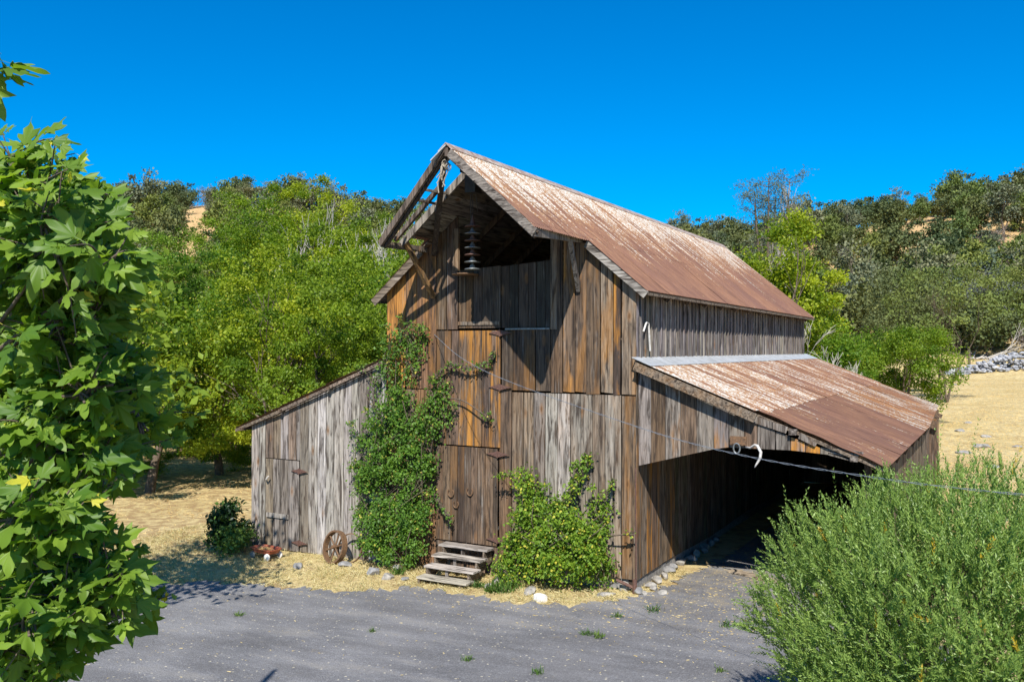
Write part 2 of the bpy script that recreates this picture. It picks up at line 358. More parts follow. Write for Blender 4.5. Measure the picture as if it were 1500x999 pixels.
k.link(c, b.inputs['Base Color']); b.inputs['Roughness'].default_value = .9; b.inputs['Specular IOR Level'].default_value = .25
k.link(k.bump(k.math('ADD', n3, vd), .7, .012), b.inputs['Normal'])
me.materials.append(m); dr = bpy.data.objects.new('driveway', me); col.objects.link(dr)
tag(dr, 'worn grey asphalt driveway with straw scattered on it', 'driveway', kind='structure')
def in_drive(x, y):
    px = np.array([p[0] for p in edge]+[32, -30]); py = np.array([p[1] for p in edge]+[-40, -40])
    ins = np.zeros(len(x), bool); n = len(px); jj = n-1
    for ii in range(n):
        cnd = ((py[ii] > y) != (py[jj] > y)) & (x < (px[jj]-px[ii])*(y-py[ii])/(py[jj]-py[ii]+1e-12)+px[ii])
        ins ^= cnd; jj = ii
    return ins

# ------------------------------------------------------------------ barn
W = 5.6; HE = 5.165; SL = .8374; EO = .26; L = 15.0; ZJ = 3.29
HR = HE+SL*(W/2+EO)
def roof_z(x):           # top surface of the main roof
    return HR-SL*abs(x+W/2)
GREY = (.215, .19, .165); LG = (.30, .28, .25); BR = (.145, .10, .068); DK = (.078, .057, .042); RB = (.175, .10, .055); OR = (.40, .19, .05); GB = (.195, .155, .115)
def pal(*cs, orange=0.):
    c = random.choice(cs); f = .78+random.random()*.44
    return (c[0]*f, c[1]*f*(.97+.06*random.random()), c[2]*f*(.94+.12*random.random()), orange*random.random())
def boards(mb, a0, a1, zb, zt, cf, width=.27, gap=.010, th=.026, axis='x', face=0., out=-1, jit=.012, jb=.0):
    """vertical boards from a0 to a1; zb, zt functions of a; the outer face lies at `face`, th goes inwards"""
    a = a0
    while a < a1-.02:
        wd = width*(.86+.28*random.random()); b_ = min(a+wd, a1)
        if a1-b_ < width*.35: b_ = a1
        g = gap*(.5+2.1*random.random()); p = a+g/2; q = b_-g/2
        d = random.random()*jit; db = (random.random()-.5)*jb
        c = cf((a+b_)/2)
        f0 = face+out*d; f1 = f0-out*th
        sk = (random.random()-.5)*.014
        zb0, zb1, zt0, zt1 = zb(p)+db, zb(q)+db*.4, zt(p), zt(q)
        if max(zt0-zb0, zt1-zb1) > .02:
            if axis == 'x': P8 = [(p+sk, f0, zb0), (q+sk, f0, zb1), (q+sk, f1, zb1), (p+sk, f1, zb0), (p, f0, zt0), (q, f0, zt1), (q, f1, zt1), (p, f1, zt0)]
            else: P8 = [(f0, p+sk, zb0), (f0, q+sk, zb1), (f1, q+sk, zb1), (f1, p+sk, zb0), (f0, p, zt0), (f0, q, zt1), (f1, q, zt1), (f1, p, zt0)]
            mb.hexa(P8, c)
        a = b_
cst = lambda v: (lambda x: v)
gnd = lambda x: float(plane_z(x))-.06
barn = empty('barn', (0, 0, 0), 'old weathered plank barn with rusted metal gable roof and a lean-to on each side', 'barn')
rk = lambda x: roof_z(x)-.07
fw = MB()
boards(fw, -2.57, -.30, lambda x: -.02, cst(ZJ), lambda x: pal(GREY, LG, GREY, GB, orange=.2), .245, jb=.07)
boards(fw, -.29, .0, lambda x: -.02, cst(ZJ-.01), lambda x: pal(BR, orange=.4), .3)
boards(fw, -.29, .0, cst(ZJ+.02), lambda x: rk(x), lambda x: pal(GB, orange=.5), .3, face=-.012)
boards(fw, -2.86, -2.58, cst(-.1), cst(ZJ+.05), lambda x: pal(BR, BR, orange=.5), .28, face=.0)
boards(fw, -1.72, -.30, cst(ZJ+.02), rk, lambda x: pal(BR, GB, DK, BR)[:3]+(random.choice((.1, .9, 1.2, .5)),), .25, face=-.014, jb=.07)
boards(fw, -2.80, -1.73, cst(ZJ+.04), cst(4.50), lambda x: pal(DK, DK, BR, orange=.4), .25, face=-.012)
boards(fw, -5.6, -4.35, cst(-.45), cst(ZJ), lambda x: pal(BR, GB, RB, orange=.5), .26)
boards(fw, -5.6, -4.35, cst(ZJ+.02), rk, lambda x: pal(OR if x < -5 else GB, RB, orange=1.2), .27, face=-.013)
boards(fw, -4.34, -3.82, cst(4.52), rk, lambda x: pal(GREY, GB, BR, orange=.35), .24, face=-.01)
boards(fw, -4.34, -2.87, cst(-.3), cst(.24), lambda x: pal(DK, BR), .3)
fw.build('front_wall', M['wood'], barn)
# doors of the gable front
def hinge(name_parent, x, z, s=.26, y=-.05):
    h = MB(); n = 10
    P = [(x-s, z), (x-s*.35, z+.035), (x, z+.062), (x+s*.35, z+.035), (x+s, z), (x+s*.35, z-.035), (x, z-.062), (x-s*.35, z-.035)]
    h.poly([(a, y, b) for a, b in P]+[(a, y+.02, b) for a, b in P], [tuple(range(8)), tuple(range(15, 7, -1))]+[(q, q+8, (q+1) % 8+8, (q+1) % 8) for q in range(8)])
    h.tube([(x, y-.008, z-.07), (x, y-.008, z+.07)], .012, 8)
    for q in (-.6, -.3, .3, .6): h.lathe([(0, -.008), (.012, -.006), (.014, 0)], (x+q*s, y, z), 8, axis='y')
    return h.build('hinge', M['hinge'], name_parent)
d = MB(); boards(d, -4.33, -2.875, cst(.27), cst(2.17), lambda x: pal(BR, DK, DK, BR, orange=.3), .165, gap=.007, face=-.02)
d.box(-4.25, -2.95, .008, .03, .5, .62, BR+(0,)); d.box(-4.25, -2.95, .008, .03, 1.75, 1.87, BR+(0,))
door = d.build('lower_door', M['wood'], barn); hinge(door, -2.87, 2.07, y=-.055); hinge(door, -2.87, .40, y=-.055)
d = MB(); boards(d, -4.33, -2.83, cst(2.20), cst(4.49), lambda x: pal(BR, DK)[:3]+(random.choice((.9, 1.3, 1.1)) if -3.75 < x else .3,), .19, gap=.007, face=-.02, jb=.0)
door = d.build('middle_door', M['wood'], barn); hinge(door, -2.82, 4.44, y=-.055); hinge(door, -2.82, 3.38, y=-.055)
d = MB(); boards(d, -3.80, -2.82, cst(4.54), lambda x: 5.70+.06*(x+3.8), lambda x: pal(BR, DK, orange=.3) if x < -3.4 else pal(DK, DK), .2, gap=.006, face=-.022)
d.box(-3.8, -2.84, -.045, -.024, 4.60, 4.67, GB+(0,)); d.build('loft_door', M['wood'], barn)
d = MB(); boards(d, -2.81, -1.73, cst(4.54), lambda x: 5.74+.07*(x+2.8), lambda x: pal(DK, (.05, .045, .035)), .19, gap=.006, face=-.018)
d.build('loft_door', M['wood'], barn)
d = MB(); d.box(-2.7, -1.74, -.06, -.03, 4.50, 4.53); d.build('loft_track', M['zinc'], barn)
# side wall above and below the lean-to roof, rear wall, left wall
sw = MB()
boards(sw, .0, L, cst(3.85), cst(5.20), lambda y: pal(GREY, (.16, .14, .14), (.21, .19, .185)), .135, gap=.012, axis='y', face=0, out=1, th=.022, jit=.02)
y_ = .15
while y_ < L:
    sw.box(.012, .034, y_-.02, y_+.02, 3.85, 5.19, pal(LG, GREY, (.2, .18, .18))); y_ += .27*(.9+.2*random.random())
sw.build('side_wall_upper', M['wood'], barn)
sw = MB()
boards(sw, .0, L, lambda y: -.03+.03*math.sin(y), cst(3.86), lambda y: pal(BR, GB, orange=1.2) if y < 2 else pal(GB, BR, (.15, .14, .09), GB), .27, gap=.01, axis='y', face=0, out=1, th=.025)
sw.build('side_wall_lower', M['wood'], barn)
bw = MB()
boards(bw, -W, 0, cst(-.4), rk, lambda x: pal(GREY, GB), .27, gap=.004, face=L, out=1)
bw.build('rear_wall', M['wood'], barn)
lw = MB(); boards(lw, 0.03, L-.03, cst(-.5), cst(5.2), lambda x: pal(GREY, GB), .27, gap=.004, axis='y', face=-W, out=-1); lw.build('left_wall', M['wood'], barn)
fl = MB()
for q in range(20): fl.box(-5.55+q*.277, -5.55+q*.277+.27, .05, L-.05, 4.30, 4.33, BR+(0,))
fl.build('loft_floor', M['wood_y'], barn)
fr = MB()
for x in (-5.52, -4.2, -1.65, -.1):
    fr.box(x-.07, x+.07, .04, .18, -.2, roof_z(x)-.15, BR+(0,))
for y in np.arange(1.2, L, 1.2):
    for sgn in (-1, 1): fr.beam((-W/2, y, HR-.16), (-W/2+sgn*3.0, y, HR-.16-SL*3.0), .05, .12, BR+(0,))
fr.box(-1.73, -1.60, -.028, .03, 4.5, 6.36, GB+(.2,)); fr.box(-3.93, -3.81, -.03, .03, 5.7, 6.55, GB+(.2,))
fr.build('timber_frame', M['wood'], barn)

def corrugated(name, O, A, B, a0, a1, s0f, s1f, sheet=.66, courses=((0, 99),), parent=None, tintf=None, pitch=.076, amp=.009, lk=1.):
    O = np.array(O, float); A = np.array(A, float); B = np.array(B, float); A /= np.linalg.norm(A); B /= np.linalg.norm(B); Nn = np.cross(B, A)
    if Nn[2] < 0: Nn = -Nn
    Vv = []; Ff = []; UV = []; TT_ = []
    for ci, (c0, c1) in enumerate(courses):
        nsh = int(math.ceil((a1-a0)/sheet))
        for sh in range(nsh):
            s_a = a0+sh*sheet; s_b = min(s_a+sheet+.035, a1)
            if s_b-s_a < .05: continue
            nc = int(round((s_b-s_a)/pitch*6))+1
            aa = np.linspace(s_a, s_b, nc)
            lift = .004*(sh % 2)+.006*(len(courses)-ci)+random.random()*.004
            dend = (random.random()-.5)*.05; skew = (random.random()-.5)*.01
            tint = tintf(sh, ci, nsh)
            st = np.array([max(c0, s0f(a)) for a in aa]); en = np.array([min(c1+dend if c1 < 90 else 99, s1f(a)+(random.random()-.5)*.0) for a in aa])
            rows = 7; base = len(Vv)
            bend = random.random()*.012
            for r_ in range(rows):
                for q, a in enumerate(aa):
                    s_ = st[q]+(max(en[q], st[q]+.001)-st[q])*r_/(rows-1)
                    h = amp*math.sin(2*math.pi*a/pitch)+(lift+bend*(r_/(rows-1))**3)*(lk)
                    Vv.append(O+A*(a+skew*r_)+B*s_+Nn*h); UV.append((a, s_)); TT_.append(tint)
            for r_ in range(rows-1):
                for q in range(nc-1):
                    if en[q]-st[q] < .01 and en[q+1]-st[q+1] < .01: continue
                    Ff.append((base+r_*nc+q, base+r_*nc+q+1, base+(r_+1)*nc+q+1, base+(r_+1)*nc+q))
    o = np_mesh(name, np.array(Vv), np.array(Ff), M['rust'], np.array([list(t_)+[1]*(4-len(t_)) for t_ in TT_]), parent, smooth=True)
    uvl = o.data.uv_layers.new(name='sheet'); li = np.zeros(len(o.data.loops), np.int32); o.data.loops.foreach_get('vertex_index', li)
    uvl.data.foreach_set('uv', np.array(UV, np.float32)[li].ravel()); return o
cs = 1/math.hypot(1, SL)
SM = (W/2+EO)/cs
# right slope with the hay hood
ydepth = L+.38
def s1_main(a):
    if a < -.2: # hood
        return 1.93/cs
    return SM
def s0_main(a):
    if a < -1.98: return max(0., (-1.98-a)/.32*1.95/cs)
    return 0.
def tint_main(sh, ci, n):
    return (.015*(sh % 3 == 0)+random.uniform(-.025, .025), random.uniform(-.03, .03), random.uniform(.92, 1.06), 1.)
def main_side(sgn, nm, a0, tf, s0, s1):
    return corrugated(nm, (-W/2, 0, HR), (0, 1, 0), (sgn, 0, -SL), a0, ydepth, s0, s1, courses=((0, 2.4), (2.3, 99)), parent=barn, tintf=tf, lk=.35)
main_side(1, 'main_roof_right', -2.3, tint_main, s0_main, s1_main)
main_side(-1, 'main_roof_left', -.88, tint_main, lambda a: 0., lambda a: (2.2 if a < -.2 else SM))
rc = MB()
rc.hexa([(-W/2-.16, -2.02, HR-.10), (-W/2, -2.02, HR+.035), (-W/2, -2.02, HR+.015), (-W/2-.15, -2.02, HR-.12), (-W/2-.16, ydepth, HR-.10), (-W/2, ydepth, HR+.035), (-W/2, ydepth, HR+.015), (-W/2-.15, ydepth, HR-.12)], (.1, 0, 1, 1))
rc.hexa([(-W/2, -2.02, HR+.015), (-W/2, -2.02, HR+.035), (-W/2+.16, -2.04, HR-.10), (-W/2+.15, -2.04, HR-.12), (-W/2, ydepth, HR+.015), (-W/2, ydepth, HR+.035), (-W/2+.16, ydepth, HR-.10), (-W/2+.15, ydepth, HR-.12)], (.1, 0, 1, 1))
rc.build('ridge_cap', plain('worn_ridge_metal', (.52, .45, .38), .6, .15, c2=(.27, .15, .09), scale=7), barn)
# small leftover piece of sheet on the left of the hood peak
rp = MB(); rp.hexa([(-W/2, -2.02, HR-.02), (-W/2, -1.55, HR-.02), (-W/2-.28, -1.6, HR-.25), (-W/2-.30, -2.05, HR-.27), (-W/2, -2.02, HR), (-W/2, -1.55, HR), (-W/2-.28, -1.6, HR-.23), (-W/2-.30, -2.05, HR-.25)], GREY+(0,))
rp.build('hood_peak_sheet', M['galv'], barn)
# deck boards under right slope, rakes, fascias
ud = MB(); q = 0
while q < SM-.05:
    s0 = q; s1 = min(q+.22, SM-.03)
    def RP(s_, dz): return (-W/2+s_*cs, HR-s_*cs*SL-dz)
    hoodpart = s1*cs < 1.9; ya = -2.0-.3*(s0*cs/1.95) if hoodpart else -.17
    if hoodpart or True:
        (xa, za), (xb, zb_) = RP(s0+.005, .028), RP(s1, .028)
        ud.hexa([(xa, ya+.06, za-.022), (xb, ya+.06, zb_-.022), (xb, ydepth-.05, zb_-.022), (xa, ydepth-.05, za-.022), (xa, ya+.06, za), (xb, ya+.06, zb_), (xb, ydepth-.05, zb_), (xa, ydepth-.05, za)], pal(GB, BR, GREY))
    q += .23
q = 0
while q < SM-.05:
    s0 = q; s1 = min(q+.22, SM-.03)
    xa, za = -W/2-s0*cs-.005, HR-s0*cs*SL-.028; xb, zb_ = -W/2-s1*cs, HR-s1*cs*SL-.028; ya = -.84 if s1 < 2.2 else -.17
    ud.hexa([(xb, ya, zb_-.022), (xa, ya, za-.022), (xa, ydepth-.05, za-.022), (xb, ydepth-.05, zb_-.022), (xb, ya, zb_), (xa, ya, za), (xa, ydepth-.05, za), (xb, ydepth-.05, zb_)], pal(GB, GREY, LG))
    q += .23
ud.build('roof_deck', M['wood_y'], barn)
rf = MB()
def rake(xa, ya, xb, yb, dz=.09, w_=.03, h=.14, c=None):
    rf.beam((xa, ya, roof_z(xa)-dz), (xb, yb, roof_z(xb)-dz), w_, h, c or pal(GREY, LG))
rake(-.93, -.17, .24, -.17, c=LG+(0,)); rake(-4.62, -.17, -5.84, -.17, h=.16, c=GB+(0,))
rake(-2.72, -2.02, -.87, -2.30, c=GREY+(0,)); rake(-2.70, -1.94, -.88, -2.22, dz=.13, c=DK+(0,))
rf.beam((.24, -.15, HE-.05), (.24, ydepth, HE-.05), .03, .05, GB+(0,)); rf.beam((-W-.24, -.15, HE-.05), (-W-.24, ydepth, HE-.05), .03, .05, GB+(0,))
rf.build('rake_boards', M['wood_x'], barn)
# hay hood frame
G_ = (.13, .10, .08, 0)
hh = MB(); hh.beam((-W/2, -2.0, HR-.13), (-W/2, .3, HR-.13), .07, .15, G_); hh.build('hood_timber', M['wood'], barn)
hh = MB(); hh.beam((-2.86, -1.96, HR-.06), (-4.66, -1.46, roof_z(-4.66)-.03), .05, .13, (.17, .13, .10, 0)); hh.build('hood_timber', M['wood'], barn)
hh = MB(); hh.beam((-2.95, -1.86, HR-.22), (-4.62, -1.38, roof_z(-4.62)-.12), .05, .09, (.09, .07, .055, 0)); hh.build('hood_timber', M['wood'], barn)
hh = MB(); hh.beam((-3.45, -1.22, roof_z(-3.45)-.02), (-4.55, -1.14, roof_z(-4.55)-.03), .07, .08, G_); hh.build('hood_timber', M['wood'], barn)
hh = MB(); hh.beam((-2.9, -.86, HR-.10), (-4.60, -.86, roof_z(-4.60)-.03), .05, .13, (.27, .24, .20, 0)); hh.build('hood_timber', M['wood'], barn)
hh = MB(); hh.beam((-3.55, -1.60, roof_z(-3.55)-.04), (-3.50, -.86, roof_z(-3.5)-.05), .06, .04, (.22, .20, .17, 0)); hh.build('hood_timber', M['wood'], barn)
hh = MB(); hh.beam((-3.75, -1.56, roof_z(-3.75)-.04), (-3.72, -.86, roof_z(-3.72)-.05), .06, .04, G_); hh.build('hood_timber', M['wood'], barn)
hh = MB(); hh.beam((-4.63, -1.46, roof_z(-4.63)-.06), (-4.60, .0, roof_z(-4.6)-.06), .06, .12, (.17, .14, .11, 0)); hh.build('hood_timber', M['wood'], barn)
hh = MB(); hh.beam((-4.50, -1.42, roof_z(-4.5)-.00), (-4.46, -.6, roof_z(-4.46)-.00), .05, .03, LG+(0,)); hh.build('hood_timber', M['wood'], barn)
hh = MB(); hh.beam((-2.92, -1.86, HR-.15), (-4.35, -.10, 6.05), .10, .10, (.07, .055, .045, 0)); hh.build('hood_timber', M['wood'], barn)
hh = MB(); hh.beam((-.90, -2.28, roof_z(-.9)-.10), (-1.04, .0, roof_z(-1.04)-.08), .05, .15, GREY+(0,)); hh.build('hood_timber', M['wood'], barn)
hh = MB(); hh.beam((-2.72, -.8, HR-.42), (-2.72, .35, HR-.42), .30, .05, GB+(0,)); hh.build('hood_timber', M['wood'], barn)
bl = MB(); bl.beam((-4.52, -.82, 6.22), (-4.40, -.03, 5.18), .08, .09, (.25, .155, .07, .3)); bl.build('hood_brace', M['wood'], barn)
bl = MB(); bl.beam((-1.0, -.72, 6.12), (-1.14, -.03, 5.22), .07, .10, GREY+(0,)); bl.build('hood_brace', M['wood'], barn)
tr = MB(); 
tr.box(-2.83, -2.72, -1.5, -.9, HR-.40, HR-.22); tr.lathe([(0, -.03), (.13, -.03), (.15, 0), (.13, .03), (0, .03)], (-2.79, -1.1, HR-.52), 14, axis='y')
tr.box(-2.9, -2.68, -1.22, -.98, HR-.72, HR-.40); tr.tube([(-2.85, -1.1, HR-.7), (-2.9, -1.0, HR-1.2)], .008, 5); tr.tube([(-2.74, -1.1, HR-.7), (-2.78, -.95, HR-1.05)], .008, 5)
tr.build('hay_trolley', M['dark_metal'], barn)
# stains in form of worn yellow mark on upper board: a wooden finial-shaped patch
# ---- right lean-to
ML = .3947; ZF = 3.945
def lz(x): return ZF-ML*x
csl = 1/math.hypot(1, ML)
hb = MB()
def hdr_bot(x): return np.interp(x, [0, 1.58, 2.72, 3.5], [2.03, 2.46, 2.47, 2.42])
def hdr_top(x): return np.interp(x, [0, 2.0, 2.05, 3.05, 3.4, 3.55], [lz(0)-.07, lz(2)-.07, 2.93, 2.56, 2.52, 2.44])
boards(hb, .03, 3.3, hdr_bot, hdr_top, lambda x: pal(GREY, (.2, .18, .16), GREY, BR, orange=(1.6 if (.55 < x < .85 or 1.35 < x < 1.7 or 2.7 < x) else .1)), .262, gap=.008, face=0, jit=.008)
for q in range(4): hb.beam((3.3, .0, 2.44+q*.04), (3.68+.05*q, -.02, 2.36+q*.045), .02, .025, pal(GREY, LG))
hb.beam((1.9, -.03, 3.02), (2.65, -.03, 2.80), .03, .11, GREY+(.1,)); hb.beam((2.85, -.03, 2.72), (3.12, -.03, 2.60), .03, .1, GREY+(.1,))
hb.build('lean_to_gable_boards', M['wood'], barn)
lr = MB()
lr.beam((.03, -.19, lz(.03)-.10), (2.17, -.19, lz(2.17)-.10), .03, .15, GB+(.2,))
lr.beam((2.15, .02, lz(2.15)-.08), (4.2, -.08, lz(4.2)-.06), .04, .05, GB+(0,))
for x in (2.75, 3.7): lr.box(x-.06, x+.06, -.10, 14.8, lz(x)-.13, lz(x)-.04, GREY+(0,))
for x in (.06, 1.0, 1.9): lr.box(x-.05, x+.05, -.15, 14.8, lz(x)-.13, lz(x)-.04, BR+(0,))
for y in np.arange(1, 15, 1.5): lr.beam((.03, y, lz(0)-.20), (4.1, y, lz(4.1)-.20), .05, .12, BR+(0,))
lr.build('lean_to_rafters', M['wood_y'], barn)
def tint_lean(sh, ci, n):
    if ci == 0: return ((.11 if sh < 8 else .03)+random.uniform(-.04, .04), .12+random.uniform(-.03, .08), 1., 0.)
    if ci == 1: return ((-.10 if sh < 11 else .02)+random.uniform(-.02, .05), (-.03 if sh < 11 else .22)+random.uniform(-.03, .1), random.uniform(.72, .9), 0.)
S2 = 4.2/csl
def s1_lean(a): return (2.16/csl if a < .05 else (4.2+.02*(8-a)*0-(max(0, a-8.2)*.035))/csl)
corrugated('lean_to_roof_right', (0, 0, ZF), (0, 1, 0), (1, 0, -ML), -.22, L+.42, lambda a: .0, s1_lean, courses=((0, 2.45), (2.30, 99)), parent=barn, tintf=tint_lean)
# the lower course also reaches forward at its foot
corrugated('lean_to_roof_patch', (0, 0, ZF+.012), (0, 1, 0), (1, 0, -ML), -.20, .12, lambda a: (2.2-(a-.05)*9)/csl if a < .05 else 2.2/csl, lambda a: 4.2/csl, courses=((0, 99),), parent=barn, tintf=lambda *a: (-.15, 0, .8, 0.))
fs = MB(); fs.hexa([(.0, -.24, ZF+.035), (.36, -.24, lz(.36)+.03), (.36, L+.4, lz(.36)+.03), (.0, L+.4, ZF+.035), (.0, -.24, ZF+.045), (.36, -.24, lz(.36)+.04), (.36, L+.4, lz(.36)+.04), (.0, L+.4, ZF+.045)])
fs.build('roof_flashing', M['galv'], barn)
tipw = MB(); tipw.hexa([(3.35, 15.0, lz(3.35)+.022), (3.35, 15.42, lz(3.35)+.022), (3.95, 15.42, lz(3.95)+.022), (3.98, 13.4, lz(3.98)+.022), (3.35, 15.0, lz(3.35)+.027), (3.35, 15.42, lz(3.35)+.027), (3.95, 15.42, lz(3.95)+.027), (3.98, 13.4, lz(3.98)+.027)])
ow_ = MB(); boards(ow_, 1.2, 8.2, cst(-.2), cst(lz(4.0)-.08), lambda y: pal(GB, BR), .26, gap=.001, axis='y', face=4.02, out=1)
boards(ow_, 8.2, L, cst(-.2), cst(lz(3.8)-.1), lambda y: pal(GB, BR), .26, gap=.001, axis='y', face=3.72, out=1)
ow_.build('lean_to_outer_wall', M['wood'], barn)
ob = MB(); boards(ob, .03, 3.98, cst(-.2), lambda x: lz(x)-.08, lambda x: pal(GB, BR), .26, gap=.001, face=L, out=1); ob.box(-.06, 3.98, L+.004, L+.02, -.2, 2.3, BR+(0,)); ob.build('lean_to_rear_wall', M['wood'], barn)
pp = MB(); pp.box(3.80, 3.90, .30, .40, -.2, 2.30, DK+(0,)); pp.build('lean_to_post', M['wood'], barn)
# ---- left lean-to
def llz(x): return np.interp(x, [-9.86, -5.6], [2.26, 3.90])
lb = MB()
for (a0, a1, z0, z1) in ((-9.5, -9.07, -.5, 99), (-9.07, -8.02, 1.62, 99), (-8.02, -5.6, -.42, 99)):
    boards(lb, a0, a1, cst(z0), lambda x: llz(x)-.07, lambda x: pal(LG, GREY, LG, GB, (.38, .36, .34), orange=.08), .235, gap=.009)
lb.build('left_lean_to_front', M['wood'], barn)
ld = MB(); boards(ld, -9.05, -8.03, cst(-.42), cst(1.60), lambda x: pal(LG, GREY, GB), .25, gap=.008, face=-.018)
ld.box(-8.98, -8.32, -.06, -.036, .28, .38, LG+(0,)); ldo = ld.build('left_lean_to_door', M['wood'], barn)
hinge(ldo, -8.0, 1.38, .24, -.06); hinge(ldo, -8.0, -.22, .24, -.06)
ha = MB(); ha.tube([(-9.0, -.05, 1.12), (-8.93, -.12, 1.14), (-8.86, -.12, 1.22)], .02, 6); ha.build('handle', M['deadwood'], ldo)
lwl = MB(); boards(lwl, .03, 12, cst(-.5), cst(2.22), lambda x: pal(GREY, GB), .26, axis='y', face=-9.5, out=-1)
boards(lwl, -9.5, -5.62, cst(-.5), lambda x: llz(x)-.1, lambda x: pal(GREY, GB), .26, gap=.004, face=12, out=1); lwl.build('left_lean_to_walls', M['wood'], barn)
sl2 = (3.90-2.26)/4.26
corrugated('left_lean_to_roof', (-5.62, 0, 3.905), (0, 1, 0), (-1, 0, -sl2), -.14, 12.1, lambda a: 0., lambda a: 4.27*math.hypot(1, sl2), courses=((0, 1.65), (1.55, 3.1), (3.0, 99)), parent=barn, tintf=lambda *a: (.02, .0, .8, 0.))
lf = MB()
for q in range(3):
    xa = -5.64-q*1.42; xb = xa-1.44
    lf.beam((xa, -.11, llz(xa)-.045-.012*q), (xb, -.11, llz(xb)-.05), .03, .07, pal(GB, BR))
for x in (-5.7, -7.1, -8.5, -9.7): lf.box(x-.04, x+.04, -.16, 12, llz(x)-.10, llz(x)-.03, BR+(0,))
lf.build('left_lean_to_rafters', M['wood_y'], barn)
# foundation
fo = MB()
for q in range(16):
    x = -.15; y = .2+q*.9
fo.box(-W+.05, -.02, .05, L-.1, -.62, -.03, (.2, .19, .17, 0)); fo.build('foundation', M['rock2'], barn)
cb = MB(); cb.tube([(.012, -.045, .02), (.0, -.045, 2.0)], .013, 7); cb.tube([(-.32, -.16, -.02), (.02, -.16, -.12)], .03, 8); cb.tube([(.03, -.16, .03), (.03, -.16, -.24)], .042, 8)
cb.build('corner_pipe', M['hinge'], barn)
# hook and bracket on the corner of the side wall
hk = MB(); hk.tube([(.05, .20, 4.45), (.07, .30, 4.62), (.07, .42, 4.60), (.07, .44, 4.42), (.06, .52, 4.10)], .018, 6); hk.build('wall_hook', M['bone'], barn)

# ------------------------------------------------------------------ things hung on the barn
def add_parts(t, label): t['label'] = label
ch = empty('bell_string', (-2.99, -.8, 6.62), 'string of seven rusty bell-shaped metal discs hanging in the loft opening', 'hanging chime')
mb = MB(); mb.tube([(0, 0, .62), (0, 0, -1.0)], .006, 5); mb.build('wire', M['dark_metal'], ch)
for q in range(7):
    z = -.18-q*.135
    mb = MB(); pr = [(.012, .12 if q else .22), (.05, .06), (.055, .03), (.15, .008), (.155, -.004), (.05, .0), (.0, .0)]
    mb.lathe(pr, (0, 0, z), 18); mb.build('bell_disc', M['hinge'] if q in (0, 2, 4) else M['zinc'], ch, True)
dk = empty('metal_plate', (-3.50, -.25, 5.60), 'flat rusty round plate hung beside the bell string', 'metal plate')
mb = MB(); mb.lathe([(0, .02), (.2, .012), (.27, 0), (.26, -.02), (.0, -.01)], (0, 0, 0), 20); mb.build('disc', M['iron'], dk, True)
mb = MB(); mb.tube([(0, 0, 0), (0, .23, .05)], .012, 6); mb.build('arm', M['iron'], dk)
rp_ = MB()
for q in range(9):
    x = -2.93+random.uniform(-.08, .08); y = -1.85+random.uniform(-.06, .06); z0 = HR-.25; ln = random.uniform(.25, .62)
    rp_.tube([(x*.5-1.46, -1.85, z0), (x, y, z0-ln*.4), (x-random.uniform(-.02, .10), y, z0-ln*.7), (x-random.uniform(0, .14), y, z0-ln)], .011, 5)
for q in range(4):
    rp_.tube([(-2.9+.05*math.cos(a)+.01*q, -1.85+.03*q-.05, HR-.30-.02*q+.06*math.sin(a)) for a in np.linspace(0, 6.28, 12)[:-1]], .010, 5, closed=True)
tag(rp_.build('rope_bundle', M['rope']), 'frayed rope bundle dangling from the peak of the hay hood', 'rope')
def horseshoe(x, z, r, label, rot=0):
    mb = MB(); pts_ = [(x+r*math.sin(a)*.8, -.058, z-r*math.cos(a)) for a in np.linspace(-2.35, 2.35, 14)]
    mb.tube(pts_, .012, 6); tag(mb.build('horseshoe', M['iron']), label, 'horseshoe', 'horseshoes nailed to the lower door')
horseshoe(-3.95, 1.24, .085, 'rusty horseshoe nailed highest on the left side of the lower door')
horseshoe(-3.50, 1.30, .085, 'rusty horseshoe nailed near the middle of the lower door')
horseshoe(-3.83, 1.02, .075, 'smallest and lowest rusty horseshoe on the lower door')
pb = empty('pulley_block', (1.85, -.05, 2.53), 'rusty bolted plate with an oval ring under the right lean-to gable', 'pulley block')
mb = MB(); mb.box(-.14, .14, -.02, .02, -.02, .13); mb.box(-.12, .05, -.035, -.02, .0, .10)
for a, b_ in ((-.11, .1), (.11, .1), (-.11, .0), (.11, .0)): mb.lathe([(0, -.03), (.016, -.028), (.018, -.018)], (a, 0, b_), 8, axis='y')
mb.build('plate', M['iron'], pb)
mb = MB(); mb.tube([(-.02+.055*math.cos(a), -.03, -.07+.085*math.sin(a)) for a in np.linspace(0, 6.28, 16)[:-1]], .014, 7, closed=True); mb.build('ring', M['zinc'], pb)
mb = MB(); mb.tube([(1.98, -.08, 2.49), (2.08, -.16, 2.49), (2.17, -.22, 2.55), (2.22, -.25, 2.54), (2.28, -.27, 2.44), (2.27, -.28, 2.34), (2.20, -.28, 2.22), (2.18, -.28, 2.18)], [.014, .018, .02, .024, .026, .024, .014, .005], 8)
tag(mb.build('curved_horn', M['bone'], None, True), 'bleached white curved horn hanging beside the rusty ring plate', 'horn')
